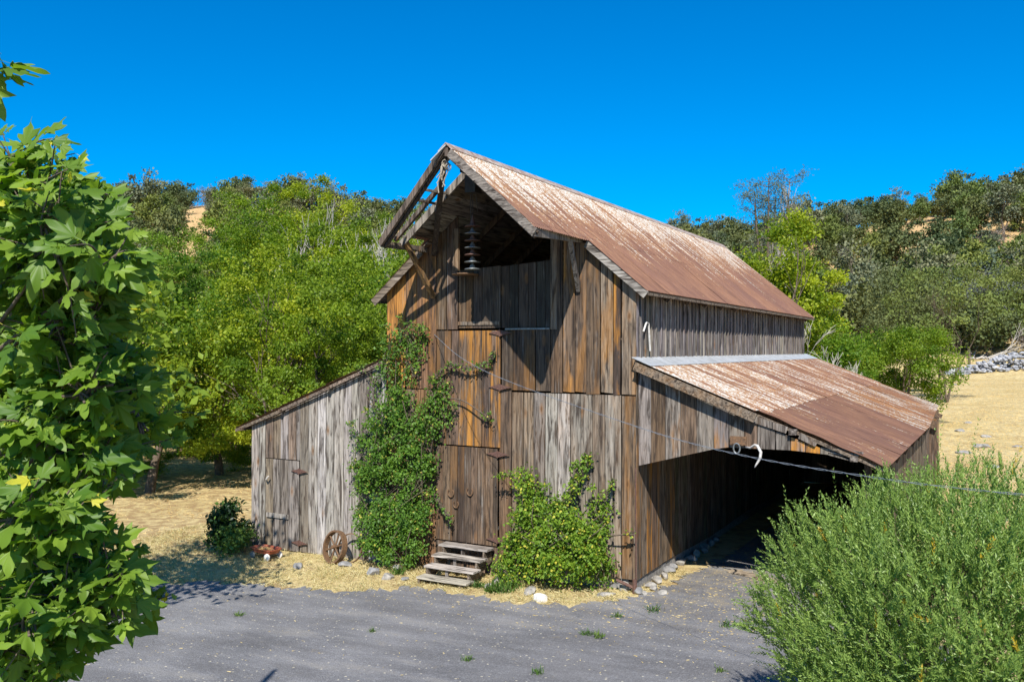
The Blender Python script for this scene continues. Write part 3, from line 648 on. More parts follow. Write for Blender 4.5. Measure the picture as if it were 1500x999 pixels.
# overhead cable
mb = MB(); kp = [(-4.38, -.03, 4.42), (-2.88, -1.34, 3.96), (-1.43, -2.2, 3.60), (1.3, -3.95, 3.17), (2.72, -4.75, 2.98), (4.25, -5.55, 2.90), (6.2, -6.5, 2.93), (10, -8.5, 3.25), (16, -11.6, 4.2)]
def smooth_path(kp, n=10):
    kp = [Vector(p) for p in kp]; out = []
    for i_ in range(len(kp)-1):
        p0 = kp[max(i_-1, 0)]; p1 = kp[i_]; p2 = kp[i_+1]; p3 = kp[min(i_+2, len(kp)-1)]
        for q in range(n):
            t_ = q/n; out.append(.5*((2*p1)+(p2-p0)*t_+(2*p0-5*p1+4*p2-p3)*t_**2+(3*p1-p0-3*p2+p3)*t_**3))
    out.append(kp[-1]); return out
sp_ = smooth_path(kp, 30)
for ph in (0, math.pi):
    mb.tube([p+Vector((0, .012*math.cos(ph+i_*.9)*.6, .012*math.sin(ph+i_*.9)*.6)) for i_, p in enumerate(sp_)], .0027, 6)
tag(mb.build('overhead_cable', M['cable']), 'twisted grey cable strung from the barn front across the lean-to entrance', 'cable')

# ------------------------------------------------------------------ steps, wheel, wagon
st = empty('wooden_steps', (-3.48, -.05, -.32), 'short flight of four grey wooden steps below the lower door', 'steps')
for q in range(4):
    mb = MB(); y0 = -.02-.28*q; x0 = .0+.02*q; z = .575-.150*q
    mb.box(-.56+x0, .56+x0, y0-.29, y0-.01, z-.035, z, pal((.38, .345, .30))); mb.build('tread', M['wood_x'], st)
for x in (-.46, .48):
    mb = MB(); pr = [(-.02, .538), (-.30, .538)]
    for q in range(1, 4): pr += [(-.30-.28*(q-1), .538-.150*q), (-.30-.28*q, .538-.150*q)]
    pr += [(-1.12, -.06), (-.86, -.06), (-.02, .30)]
    n = len(pr); mb.poly([(x-.02, a, b_) for a, b_ in pr]+[(x+.02, a, b_) for a, b_ in pr], [tuple(range(n)), tuple(range(2*n-1, n-1, -1))]+[(q, q+n, (q+1) % n+n, (q+1) % n) for q in range(n)], GB+(0,))
    mb.build('stringer', M['wood_y'], st)
for q in range(3):
    mb = MB(); mb.box(-.06, -.0, -.26-.28*q, -.22-.28*q, .39-.150*q, .54-.150*q, GREY+(0,)); mb.build('support_block', M['wood'], st)

wh = empty('iron_wheel', (-6.62, -.55, -.41), 'rusty spoked iron wheel leaning against the left lean-to wall', 'wheel', rz=R(-14))  # taken simply as a spoked iron wheel, machine use not known
lean = Matrix.Rotation(R(-14), 4, 'X')
def wheelpart(f, nm):
    mb = MB(); f(mb); mb.v = [tuple(lean @ Vector(v)) for v in mb.v]; mb.build(nm, M['iron'], wh)
RW = .35
def rim(mb, y0=0):
    prof = [(RW, -.06), (RW, .06), (RW-.035, .06), (RW-.04, -.06), (RW, -.06)]
    mb.lathe(prof, (0, 0, RW+.0), 40, axis='y')
wheelpart(rim, 'rim')
wheelpart(lambda mb: mb.lathe([(0, -.08), (.035, -.08), (.045, -.03), (.045, .05), (0, .06)], (0, 0, RW), 14, axis='y'), 'hub')
for q in range(6):
    a = q*math.pi/3+.35
    wheelpart(lambda mb: mb.tube([(.04*math.cos(a), 0, RW+.04*math.sin(a)), ((RW-.02)*math.cos(a), 0, RW+(RW-.02)*math.sin(a))], [.017, .022], 6), 'spoke')
wh2 = empty('iron_hoop', (-6.36, -.33, -.41), 'plain rusty iron hoop propped behind the spoked wheel', 'hoop', rz=R(4))
mb = MB(); mb.lathe([(.31, -.025), (.31, .025), (.295, .025), (.293, -.025), (.31, -.025)], (0, 0, .31), 40, axis='y'); mb.v = [tuple(lean @ Vector(v)) for v in mb.v]; mb.build('band', M['iron'], wh2)

wg = empty('toy_wagon', (-8.30, -.75, -.45), 'small faded red toy wagon filled with straw by the left lean-to door', 'wagon', rz=R(-6))
mb = MB(); 
def ring(rx, ry, z, n=20): return [(rx*math.copysign(abs(math.cos(a))**.5, math.cos(a)), ry*math.copysign(abs(math.sin(a))**.5, math.sin(a)), z) for a in np.linspace(0, 2*math.pi, n, endpoint=False)]
rings = [ring(.30, .16, .14), ring(.35, .20, .22), ring(.365, .215, .225), ring(.365, .215, .21), ring(.345, .195, .205), ring(.30, .155, .152)]
rings = [rings[0], rings[1], rings[2], ring(.365, .215, .235), ring(.34, .19, .232), ring(.295, .155, .155)]
vv = [p for r_ in rings for p in r_]; n = 20
mb.poly(vv, [(i_*n+q, i_*n+(q+1) % n, (i_+1)*n+(q+1) % n, (i_+1)*n+q) for i_ in range(5) for q in range(n)]+[tuple(range(n))[::-1], tuple(5*n+q for q in range(n))]); mb.build('tray', M['redpaint'], wg)
for x in (-.24, .24):
    for y in (-.17, .17):
        mb = MB(); mb.lathe([(0, -.02), (.03, -.025), (.045, -.02), (.075, -.02), (.08, 0), (.075, .02), (0, .02)], (x, y, .08), 18, axis='y'); mb.build('wagon_wheel', M['white'] if x > 0 else M['zinc'], wg)
for x in (-.24, .24):
    mb = MB(); mb.tube([(x, -.17, .08), (x, .17, .08)], .01, 6); mb.build('axle', M['dark_metal'], wg)
mb = MB(); mb.tube([(-.3, 0, .12), (-.5, .05, .2), (-.62, .12, .30)], .012, 6); mb.tube([(-.64, .06, .30), (-.60, .18, .31)], .014, 6); mb.build('handle', M['dark_metal'], wg)
mb = MB()
for q in range(90):
    a = random.random()*6.28; r_ = random.random(); x = .26*r_*math.cos(a); y = .12*r_*math.sin(a); aa = random.random()*3.14
    mb.beam((x-.05*math.cos(aa), y-.05*math.sin(aa), .17+random.random()*.06), (x+.05*math.cos(aa), y+.05*math.sin(aa), .17+random.random()*.08), .004, .004, (random.random(), .3, 0, 0))
tag(mb.build('straw_litter', M['straw']), 'dry straw lying in the red wagon', 'straw', kind='stuff').location = wg.location
gpl = MB(); gpl.beam((1.15, 2.05, float(plane_z(1.3))+.04), (2.15, 1.55, float(plane_z(2.1))+.04), .20, .035, (.40, .33, .24, 0))
tag(gpl.build('loose_plank', M['wood_x']), 'loose bare plank lying on the asphalt at the lean-to entrance', 'plank')

# ------------------------------------------------------------------ rocks
def rock(name, loc, s, m, label, cat='rock', group=None, seed=0, cubic=False):
    bm = bmesh.new(); bmesh.ops.create_icosphere(bm, subdivisions=3, radius=1)
    r_ = random.Random(seed); pl = [(Vector((r_.gauss(0, 1), r_.gauss(0, 1), r_.gauss(0, 1))).normalized(), r_.uniform(.55, .85)) for _ in range(9)]
    if cubic: pl = [(Vector(a), .62) for a in ((1, 0, 0), (-1, 0, 0), (0, 1, 0), (0, -1, 0), (0, 0, 1), (0, 0, -1))]
    for v in bm.verts:
        for nn, dd in pl:
            e = v.co.dot(nn)-dd
            if e > 0: v.co -= nn*e*.95
        v.co *= 1+r_.uniform(-.015, .015)
        v.co.x *= s[0]; v.co.y *= s[1]; v.co.z *= s[2]
    me = bpy.data.meshes.new(name); bm.to_mesh(me); bm.free(); me.materials.append(m)
    o = bpy.data.objects.new(name, me); col.objects.link(o); o.location = loc; o.rotation_euler = (0, 0, r_.random()*6)
    tag(o, label, cat, group); return o
def gr(x, y, dz=0): return (x, y, float(terr(x, y))+dz)
RK = [(-6.98, -1.17, .11, .09, .10, 'rock2', 'grey upright stone in the dry grass in front of the iron wheel'),
      (-6.20, -.62, .15, .10, .08, 'rock2', 'low grey stone just right of the iron wheel'),
      (-5.20, -.95, .17, .13, .14, 'rock2', 'largest grey boulder in the grass left of the steps'),
      (-4.72, -1.12, .15, .11, .09, 'rock', 'pale stone at the asphalt edge left of the steps'),
      (-4.95, -.50, .12, .10, .10, 'rock', 'small stone close under the left climbing rose'),
      (-4.35, -1.05, .10, .08, .06, 'rock2', 'small flat grey stone beside the bottom step'),
      (-2.55, -.55, .17, .12, .13, 'rock', 'pale stone right of the steps among green weeds'),
      (-2.45, -1.0, .13, .11, .10, 'rock', 'white stone nearest the asphalt right of the steps'),
      (-2.62, -.15, .22, .16, .20, 'rock2', 'weathered boulder tucked between steps and rose bush'),
      (-1.72, -.85, .26, .13, .07, 'rock', 'long flat pale stone lying in front of the rose bush'),
      (-.39, -.50, .24, .08, .05, 'rock', 'slim pale slab near the barn corner in dry grass'),
      (-.22, .0, .13, .12, .13, 'rock', 'pale stone under the barn corner by the rusty pipe')]
for q, (x, y, a, b_, c_, mm_, lab) in enumerate(RK): rock('rock', gr(x, y, c_*.35), (a, b_, c_), M[mm_], lab, seed=q+3)
rock('stone_block', gr(-1.28, -1.28, .05), (.17, .11, .10), M['white'], 'squared bright white stone block at the edge of the asphalt', 'stone block', seed=2, cubic=True).rotation_euler = (0, 0, -.35)
for q in range(13):
    y = -.1+q*.40+random.uniform(-.05, .05); x = .02+random.uniform(0, .16)
    rock('foundation_stone', gr(x, y, .06), (random.uniform(.08, .16), random.uniform(.07, .13), random.uniform(.06, .10)), M['rock' if random.random() < .35 else 'rock2'], 'rough pale stone in the loose row along the foot of the barn side wall', 'stone', 'stones along the barn side wall', seed=100+q)
for q in range(3):
    x = .22+random.uniform(0, .3); y = -.25+q*.2+random.uniform(-.1, .1)
    rock('foundation_stone', gr(x, y, .03), (random.uniform(.06, .12), random.uniform(.06, .10), .06), M['rock'], 'rough pale stone in the loose row along the foot of the barn side wall', 'stone', 'stones along the barn side wall', seed=150+q)
FR = [(1440, 655, .50, 'largest white rock lying in the golden field right of the lean-to'), (1412, 664, .36, 'white rock in the golden field nearest the lean-to corner'), (1407, 632, .36, 'pale rock in the middle of the golden field'), (1445, 640, .30, 'small pale rock just behind the largest white rock'), (1365, 643, .26, 'small pale rock beside the lean-to outer wall'), (1455, 685, .30, 'grey rock half hidden by the tips of the olive tree'), (1418, 620, .26, 'faint flat rock farthest out in the golden field'), (1490, 655, .24, 'small pale rock at the right edge of the golden field'), (1398, 564, .35, 'reddish stone alone in the field below the rubble wall')]
def on_ground(u, v):
    o_ = CAM; d_ = FW+R3*((u-750)/F)-U3*((v-499.5)/F); lo, hi = 5., 400.
    ts = np.linspace(5, 300, 6000); P = o_[None]+ts[:, None]*d_[None]; h = P[:, 2]-terr(P[:, 0], P[:, 1]); ii = np.argmax(h < 0); return P[ii]
for q, (u, v, s_, lab) in enumerate(FR):
    p = on_ground(u, v); rock('field_rock', (p[0], p[1], p[2]+.03), (s_, s_*.8, s_*.28), M['rock'], lab, group='rocks in the golden field', seed=60+q)

# rubble wall at the far side of the field
mb_v = []; cnt = 0
bmw = bmesh.new()
a_ = on_ground(1385, 549); b2 = on_ground(1560, 536)
rr_ = random.Random(4)
for q in range(520):
    t_ = rr_.random(); hh_ = .35+1.5*min(1, t_*1.6)
    p = a_*(1-t_)+b2*t_; ww = .9*hh_; oz = rr_.random()**1.3*hh_*1.0; wx = (rr_.random()-.5)*ww*(1.2-oz/hh_)*1.6
    sz_ = rr_.uniform(.18, .42)
    mt = Matrix.Translation((p[0]+wx*FWD0[0], p[1]+wx*FWD0[1], float(terr(p[0], p[1]))+oz)) @ Matrix.Rotation(rr_.random()*6, 4, 'Z') @ Matrix.Rotation(rr_.uniform(-.5, .5), 4, 'X') @ Matrix.Diagonal((sz_, sz_*.7, sz_*.45, 1))
    bmesh.ops.create_icosphere(bmw, subdivisions=1, radius=1, matrix=mt)
me = bpy.data.meshes.new('rubble_wall'); bmw.to_mesh(me); bmw.free(); me.materials.append(plain('blue_grey_rubble', (.46, .46, .47), .9, 0, c2=(.20, .21, .23), scale=1.6))
rw = bpy.data.objects.new('rubble_wall', me); col.objects.link(rw); tag(rw, 'long low wall of piled blue-grey stones across the far field', 'stone wall')
p = on_ground(1420, 536)
mb = MB(); mb.tube([(p[0], p[1], p[2]-.1), (p[0], p[1], p[2]+1.6)], [.14, .11], 8); tag(mb.build('fence_post', M['bark']), 'dark wooden post standing behind the rubble wall', 'post')

# ------------------------------------------------------------------ trees
def branchy(mb, p, d, r, ln, depth, rnd, spread=.55, up=.15, seg=4, ends=None, minr=.006, nch=(2, 3)):
    pts_ = [Vector(p)]; dd = Vector(d).normalized()
    for s_ in range(seg):
        dd = (dd+Vector((rnd.gauss(0, .12), rnd.gauss(0, .12), rnd.gauss(0, .10)+up*.15))).normalized()
        pts_.append(pts_[-1]+dd*ln/seg)
    r1 = r*.62
    mb.tube(pts_, [r+(r1-r)*i_/seg for i_ in range(seg+1)], 6 if r > .03 else 4, cap=False)
    if ends is not None: ends.append((pts_[-1], depth)); ends.append((pts_[-2], depth))
    if depth > 0:
        for c_ in range(rnd.randint(*nch)):
            ax = Vector((rnd.gauss(0, 1), rnd.gauss(0, 1), rnd.gauss(0, 1))).normalized()
            nd = (dd+ax*spread+Vector((0, 0, up))).normalized()
            st_ = pts_[-1] if c_ == 0 else pts_[rnd.randint(seg//2, seg)]
            branchy(mb, st_, nd, max(r1*rnd.uniform(.7, .95), minr), ln*rnd.uniform(.62, .85), depth-1, rnd, spread, up, seg, ends, minr, nch)
def make_tree(name, h, rad, trunk_h, nclump, nleaf, lsize, lm, seed, crown_shape=1., low=.1, sigma=.5, droop=0., multi=1, bare=0, barkm='bark', flat=1.):
    g = np.random.default_rng(seed); rnd = random.Random(seed)
    root = bpy.data.objects.new(name, None); col.objects.link(root); root.empty_display_size = .3
    mb = MB()
    for _ in range(multi):
        d0 = Vector((rnd.uniform(-.3, .3)*(multi > 1)+rnd.uniform(-.08, .08), rnd.uniform(-.3, .3)*(multi > 1), 1))
        branchy(mb, (rnd.uniform(-.15, .15)*multi, rnd.uniform(-.15, .15)*multi, -.2), d0, h*.022/math.sqrt(multi)+.02, trunk_h+h*.18, 4 if lsize < .3 else 3, rnd, .6, .22, nch=(2, 3))
    zt_ = max(v[2] for v in mb.v); zs = min(1., h*.86/zt_); mb.v = [(v[0]*zs, v[1]*zs, v[2]*zs) for v in mb.v]
    mb.build('trunk', M[barkm], root, True)
    # clumps fill the crown volume, more of them near its outside
    c = unit(g.normal(size=(nclump, 3))); rr2 = g.random(nclump)**.45
    c = c*rr2[:, None]*np.array([rad, rad, (h-trunk_h)/2*crown_shape]); c[:, 2] += trunk_h+(h-trunk_h)/2
    c += np.stack([nz(c[:, 1], c[:, 2], 1.3, seed), nz(c[:, 0], c[:, 2], 1.2, seed+2), nz(c[:, 0], c[:, 1], 1.1, seed+4)], -1)*rad*.16
    cr = g.uniform(.5, 1.25, nclump)*sigma
    idx = g.integers(0, nclump, nleaf); P = c[idx]+np.clip(g.normal(size=(nleaf, 3)), -1.9, 1.9)*cr[idx, None]*np.array([1, 1, .62*flat]); P = P[P[:, 2] > low]
    n_ = len(P); idx = idx[:n_]
    out = unit(P-np.array([0, 0, trunk_h+(h-trunk_h)*.35]))
    Dn = unit(g.normal(size=(n_, 3))+out*.6-np.array([0, 0, droop])); Nn = unit(g.normal(size=(n_, 3))*.7+out*.6+np.array([0, 0, .8]))
    tint = np.zeros((n_, 4)); tint[:, 0] = np.clip(g.random(n_)*.5+g.random(nclump)[idx]*.85-.18, 0, 1); tint[:, 1] = g.random(n_)
    leaf_mesh('crown', P, Dn, Nn, lsize*g.uniform(.7, 1.3, n_), LEAF4[0], LEAF4[1], M[lm], root, tint)
    return root
def place(proto, used, x, y, s, rz, label, cat, group, z=None, sz=None):
    o = proto if not used[0] else copy_tree(proto); used[0] = True
    o.location = (x, y, float(terr(x, y)) if z is None else z); o.scale = (s, s, sz or s); o.rotation_euler.z = rz
    tag(o, label, cat, group); return o
def dead_tree(name, h, seed, label, x, y, group=None, spread=.35, up=.35, depth=5, r=.05, lean=(0, 0), nch=(2, 3), m='deadwood'):
    root = empty(name, (x, y, float(terr(x, y))), label, 'dead tree', group); rnd = random.Random(seed); mb = MB()
    branchy(mb, (0, 0, 0), (lean[0], lean[1], 1), r, h*.30, depth, rnd, spread, up, nch=nch, minr=.012)
    zs = h/max(v[2] for v in mb.v); mb.v = [(v[0]*min(1, zs*1.15), v[1]*min(1, zs*1.15), v[2]*zs) for v in mb.v]; mb.build('trunk', M[m], root, True); return root

# left woodland
protos = {}
protos['a'] = (make_tree('leafy_tree', 8.5, 3.2, 1.2, 95, 25000, .115, 'forest', 11, sigma=.29, droop=.3), [False])
protos['b'] = (make_tree('leafy_tree', 9.0, 3.0, 1.0, 88, 25000, .11, 'forest2', 12, sigma=.29, droop=.2), [False])
protos['c'] = (make_tree('leafy_tree', 7.0, 3.4, .4, 92, 25000, .115, 'forest', 13, sigma=.29, droop=.4), [False])
protos['d'] = (make_tree('leafy_tree', 12.5, 3.7, 2.5, 110, 28000, .135, 'forest', 14, sigma=.36, droop=.3), [False])
protos['e'] = (make_tree('leafy_tree', 12.0, 3.9, 2.0, 105, 27000, .13, 'forest2', 15, sigma=.36, droop=.2), [False])
LT = [('b', 20, 26, 1.0, 0), ('a', 120, 30, 1.0, 1), ('c', 215, 29, 1.05, 1), ('c', 318, 33, 1.02, 2), ('a', 395, 30, .92, 3), ('b', 470, 27, .86, 0), ('a', 530, 33, 1.05, 4),
      ('b', 275, 40, 1.02, 3), ('c', 355, 42, 1.35, 5), ('a', 435, 40, 1.2, 0), ('b', 510, 41, 1.2, 2), ('a', 575, 43, 1.2, 3), ('c', 620, 36, 1.2, 1),
      ('e', 338, 54, 1.0, 1), ('d', 400, 53, 1.04, 1), ('d', 465, 52, 1.05, 4), ('e', 535, 56, .98, 2), ('d', 590, 56, .9, 2),
      ('b', 205, 52, 1.1, 5), ('a', 140, 48, 1.1, 5), ('c', 60, 42, 1.2, 0), ('b', -40, 34, 1.1, 2), ('a', 690, 60, 1.05, 3)]
LTL = ['dense tree mostly hidden by the plane tree at the left edge', 'leafy tree behind the plane tree, left of the golden clearing', 'low spreading tree at the back edge of the golden clearing', 'round bright green tree behind the left lean-to corner', 'bright green tree rising above the middle of the left lean-to roof', 'dark shaded tree right behind the left lean-to roof', 'tall leafy tree touching the left rake of the barn roof',
       'deep green tree below the bare sandy slope', 'yellow-green tree in the middle of the woodland', 'broad bright tree above the left lean-to, second row', 'deep green tree in the second row near the barn', 'bright tree close behind the hay hood corner', 'spreading tree hidden partly behind the barn gable',
       'dark green tree right of the sandy slope near the skyline', 'tall bright tree reaching the skyline left of the dead trunks', 'large tree on the skyline carrying bare grey branches', 'dark tree on the skyline between the dead trunks and the barn', 'far bright tree beside the hay hood on the skyline',
       'dark green tree at the left foot of the sandy slope', 'leafy tree behind the plane tree top', 'spreading tree behind the plane tree trunk', 'deep green tree outside the left edge behind the plane tree', 'far leafy tree behind the barn roof']
for (kk, u, dp, s_, rz), lab in zip(LT, LTL):
    p = ground_at(u, dp); place(protos[kk][0], protos[kk][1], p[0], p[1], s_, rz*1.1, lab, 'tree', 'trees in the left woodland')
for q, (u, dp, h, ln, lab) in enumerate([(443, 44, 12.3, (.0, .0), 'white dead tree with forked bare trunks on the left skyline'), (484, 45, 12.0, (.05, 0), 'taller white dead tree right of the forked one'), (518, 43, 10.6, (.2, 0.1), 'leaning bare dead tree with curved branches near the barn'), (556, 50, 12.0, (0, 0), 'thin bare dead snag just left of the hay hood')]):
    p = ground_at(u, dp); dead_tree('dead_tree', h, 40+q, lab, p[0], p[1], 'dead trees in the left woodland', .50, .28, 5, .15, ln, nch=(2, 3))
# mid tree that shades the clearing
sh = make_tree('shade_tree', 7.0, 2.1, 3.0, 60, 5200, .17, 'plane', 21, sigma=.42)
sh.location = (-7.0, -6.9, float(plane_z(-6.7))); tag(sh, 'broadleaf tree shading the clearing, mostly behind the near plane tree', 'tree')
# shrubs at the back of the clearing
shp = (make_tree('clearing_shrub', 1.6, 1.1, .05, 26, 4500, .085, 'forest2', 31, sigma=.22, low=.02), [False])
for q, (u, v, s_, lab) in enumerate([(262, 668, 1.7, 'grey green shrub left in the row behind the clearing'), (300, 664, 1.6, 'round shrub in the row behind the clearing'), (335, 668, 1.8, 'dark shrub at the right end of the row behind the clearing'), (345, 690, .7, 'low shrub beside the left lean-to side wall'), (225, 700, .6, 'low weedy shrub at the left of the clearing')]):
    p = on_ground(u, v); place(*shp, p[0], p[1], s_, q*1.3, lab, 'shrub', 'shrubs behind the clearing')
dp_ = make_tree('dark_shrub', 1.15, .50, .05, 18, 3200, .11, 'darkplant', 33, sigma=.16, low=.02); dp_.location = (-9.8, -.5, float(plane_z(-9.7))); dp_.scale = (.85, .85, .95); tag(dp_, 'dark glossy shrub standing at the left lean-to corner', 'shrub')
ds = make_tree('weedy_shrub', .55, .5, .02, 16, 1800, .07, 'weed', 34, sigma=.14, low=.01); ds.location = (-9.25, -.75, float(plane_z(-9.3))); tag(ds, 'low green weedy shrub between the dark shrub and the red wagon', 'shrub')

# right side: poplar-like tree, gray pine, oak, thickets
def single(u, dp, args, kw, label, cat='tree', rz=0, s=1., group=None):
    p = ground_at(u, dp); o = make_tree(*args, **kw); o.location = (p[0], p[1], float(terr(p[0], p[1]))); o.rotation_euler.z = rz; o.scale = (s,)*3; tag(o, label, cat, group); return o
single(1158, 42, ('cottonwood_tree', 10.8, 2.3, 1.8, 80, 30000, .15, 'forest', 51), dict(sigma=.42), 'bright green tall tree behind the far end of the barn roof')
single(1215, 40, ('leafy_tree', 5.2, 1.9, .5, 50, 13000, .13, 'forest', 52), dict(sigma=.42), 'lower bright tree beside the far corner of the lean-to roof')
single(1330, 46, ('willow_tree', 5.6, 3.0, .5, 70, 22000, .12, 'forest2', 53), dict(sigma=.34), 'green spreading low tree behind the lean-to roof corner')
single(1270, 50, ('leafy_tree', 5.0, 2.3, .5, 50, 12000, .13, 'forest2', 54), dict(sigma=.45), 'green thicket tree between the tall tree and the spreading low tree')
single(1385, 60, ('oak_tree', 10.5, 4.2, 3.6, 44, 6500, .17, 'oak3', 55), dict(sigma=.50, multi=3), 'wide oak with dark forked limbs above the field')
single(1320, 70, ('oak_tree', 10.0, 4.0, 1.5, 60, 14000, .18, 'oak', 56), dict(sigma=.60), 'dark oak left of the forked-limb oak')
single(1500, 104, ('oak_tree', 10.0, 5.5, 1.6, 60, 14000, .22, 'oak3', 57), dict(sigma=.75), 'broad oak behind the rubble wall at the right edge')
single(1440, 104, ('bare_tree', 9.0, 4.5, 2.4, 50, 6000, .16, 'greybrush', 58), dict(sigma=.7, multi=3), 'grey leafless tree behind the rubble wall')
def sparse_pine(x, y, h=18.2):
    g = np.random.default_rng(61); rnd = random.Random(62); root = empty('gray_pine', (x, y, float(terr(x, y)))); mb = MB(); tips = []
    for q in range(5):
        a = q*1.26; top = Vector((1.9*math.cos(a)*rnd.uniform(.4, 1.1), 1.9*math.sin(a)*rnd.uniform(.4, 1.1), h*rnd.uniform(.9, 1.0)))
        path = smooth_path([Vector((0, 0, -.2)), Vector((top.x*.25, top.y*.25, h*.45)), Vector((top.x*.8, top.y*.8, h*.75)), top], 8); n = len(path)
        mb.tube(path, [.17*(1-i_/n)+.02 for i_ in range(n)], 6)
        for w_ in range(26):
            p_ = path[rnd.randint(n//2, n-1)]; dd = Vector((rnd.gauss(0, 1), rnd.gauss(0, 1), rnd.uniform(.1, .9))).normalized(); ln = rnd.uniform(.5, 1.8)
            mb.tube([p_, p_+dd*ln*.5+Vector((0, 0, .05)), p_+dd*ln+Vector((0, 0, .25))], [.03, .02, .01], 4); tips.append((p_+dd*ln, 1. if p_.z > h*.86 else .35))
    mb.build('trunk', M['bark'], root, True); T = np.array([list(t_[0]) for t_ in tips]); wt = np.array([t_[1] for t_ in tips]); idx = g.choice(len(T), 5200, p=wt/wt.sum())
    P = T[idx]+g.normal(size=(5200, 3))*np.array([.30, .30, .20]); leaf_mesh('crown', P, rdir(5200), rdir(5200)+np.array([0, 0, .6]), .22*g.uniform(.6, 1.3, 5200), LEAF4N[0], LEAF4N[1], M['oak2'], root); return root
p = ground_at(1150, 75)
gp = sparse_pine(p[0]-1.6, p[1]); tag(gp, 'tall sparse grey pine on the skyline above the barn roof end', 'pine tree')
dead_tree('dead_tree', 18.6, 71, 'tall white dead tree standing against the sky beside the sparse pine', p[0]-1.0, p[1]-1.5, None, .12, .9, 6, .22)
for q, (u, dp, h, ln, lab) in enumerate([(1215, 38.5, 4.4, (.15, -.2), 'bare white dead branches in front of the thicket by the lean-to roof'), (1180, 39, 5.6, (0, -.1), 'cluster of pale dead stems under the bright green tall tree')]):
    p = ground_at(u, dp); dead_tree('dead_tree', h, 74+q, lab, p[0], p[1], None, .5, .15, 5, .06, ln)
p = on_ground(1440, 528)
fb = MB(); rnd = random.Random(5)
for q in range(7): branchy(fb, (p[0]+rnd.uniform(-2, 2), p[1]+rnd.uniform(-1, 1), p[2]+.2), (rnd.uniform(-1, 1), rnd.uniform(-1, 1), rnd.uniform(.0, .4)), .10, 2.2, 3, rnd, .6, .05)
tag(fb.build('fallen_tree', M['deadwood'], None, True), 'tangled pale fallen tree lying behind the rubble wall', 'fallen tree')

# hillside trees
hp = [(make_tree('hill_oak', 6.5, 3.4, .8, 34, 2600, .42, 'oak', 81, sigma=.62, low=.05), [False], 'round dark oak among many on the wooded hillside'),
      (make_tree('hill_oak', 6.0, 3.2, .6, 30, 2600, .40, 'oak3', 82, sigma=.62, low=.05), [False], 'mid green oak among many on the wooded hillside'),
      (make_tree('hill_pine', 9.0, 2.4, 1.5, 34, 2200, .36, 'oak2', 83, sigma=.52, low=.05, crown_shape=1.0), [False], 'grey green pine among many on the wooded hillside'),
      (make_tree('hill_brush', 4.0, 2.6, .3, 24, 1500, .28, 'greybrush', 84, sigma=.6, low=.05), [False], 'grey leafless brush among many on the wooded hillside')]
rh = random.Random(17); placed = []
def hill_tree(u, dp, kind=None, smin=.6, smax=1.25):
    p = ground_at(u, dp)
    k_ = kind if kind is not None else rh.choices([0, 1, 2, 3], [5, 2.3, 2.0, .8])[0]
    s_ = rh.uniform(smin, smax); pr = hp[k_]
    side = 'left' if u < 800 else 'right'; band = ('foot' if dp < 140 else 'middle' if dp < 195 else 'crest') if u > 800 else ('foot' if dp < 110 else 'crest')
    part = ('near the barn roof' if u < 1170 else 'around the sandy patches' if u < 1380 else 'towards the right edge') if u > 800 else ('left of the bare slope' if u < 290 else 'near the dead trees' if u < 450 else 'beside the barn gable')
    siz = 'small ' if s_ < .85 else 'large ' if s_ > 1.12 else 'middling '
    lab_ = siz+['round dark oak', 'mid green oak', 'grey green pine', 'grey leafless brush'][k_]+(' on the %s of the %s hill, %s' % (band, side, part))
    place(pr[0], pr[1], p[0], p[1], s_, rh.random()*6.28, lab_, 'tree' if k_ < 3 else 'brush', 'trees on the wooded hills', sz=s_*rh.uniform(.85, 1.15))
def spaced(u, dp, mn):
    p = ground_at(u, dp)
    for (x, y) in placed:
        if (x-p[0])**2+(y-p[1])**2 < mn*mn: return False
    placed.append((p[0], p[1])); return True
n_ = 0; tries = 0
while n_ < 262 and tries < 9000:
    tries += 1
    dp = rh.uniform(98, 246); u = rh.uniform(985, 1600)
    if 1325 < u < 1385 and 165 < dp < 190: continue
    if 1415 < u < 1450 and 195 < dp < 215: continue
    if not spaced(u, dp, 3.6): continue
    hill_tree(u, dp, smin=.7, smax=1.35); n_ += 1
n_ = 0; tries = 0
while n_ < 120 and tries < 3000:
    tries += 1
    dp = rh.uniform(70, 168); u = rh.uniform(120, 640)
    if 270 < u < 312 and dp > 90: continue
    if not spaced(u, dp, 3.4): continue
    hill_tree(u, dp, smin=.5, smax=.9); n_ += 1
for u, dp, k_, s_ in [(285, 160, 3, .9), (305, 150, 3, .7), (262, 140, 2, .5), (332, 120, 3, .9), (250, 120, 0, .6)]:
    p = ground_at(u, dp); hill_tree(u, dp, k_, s_, s_)

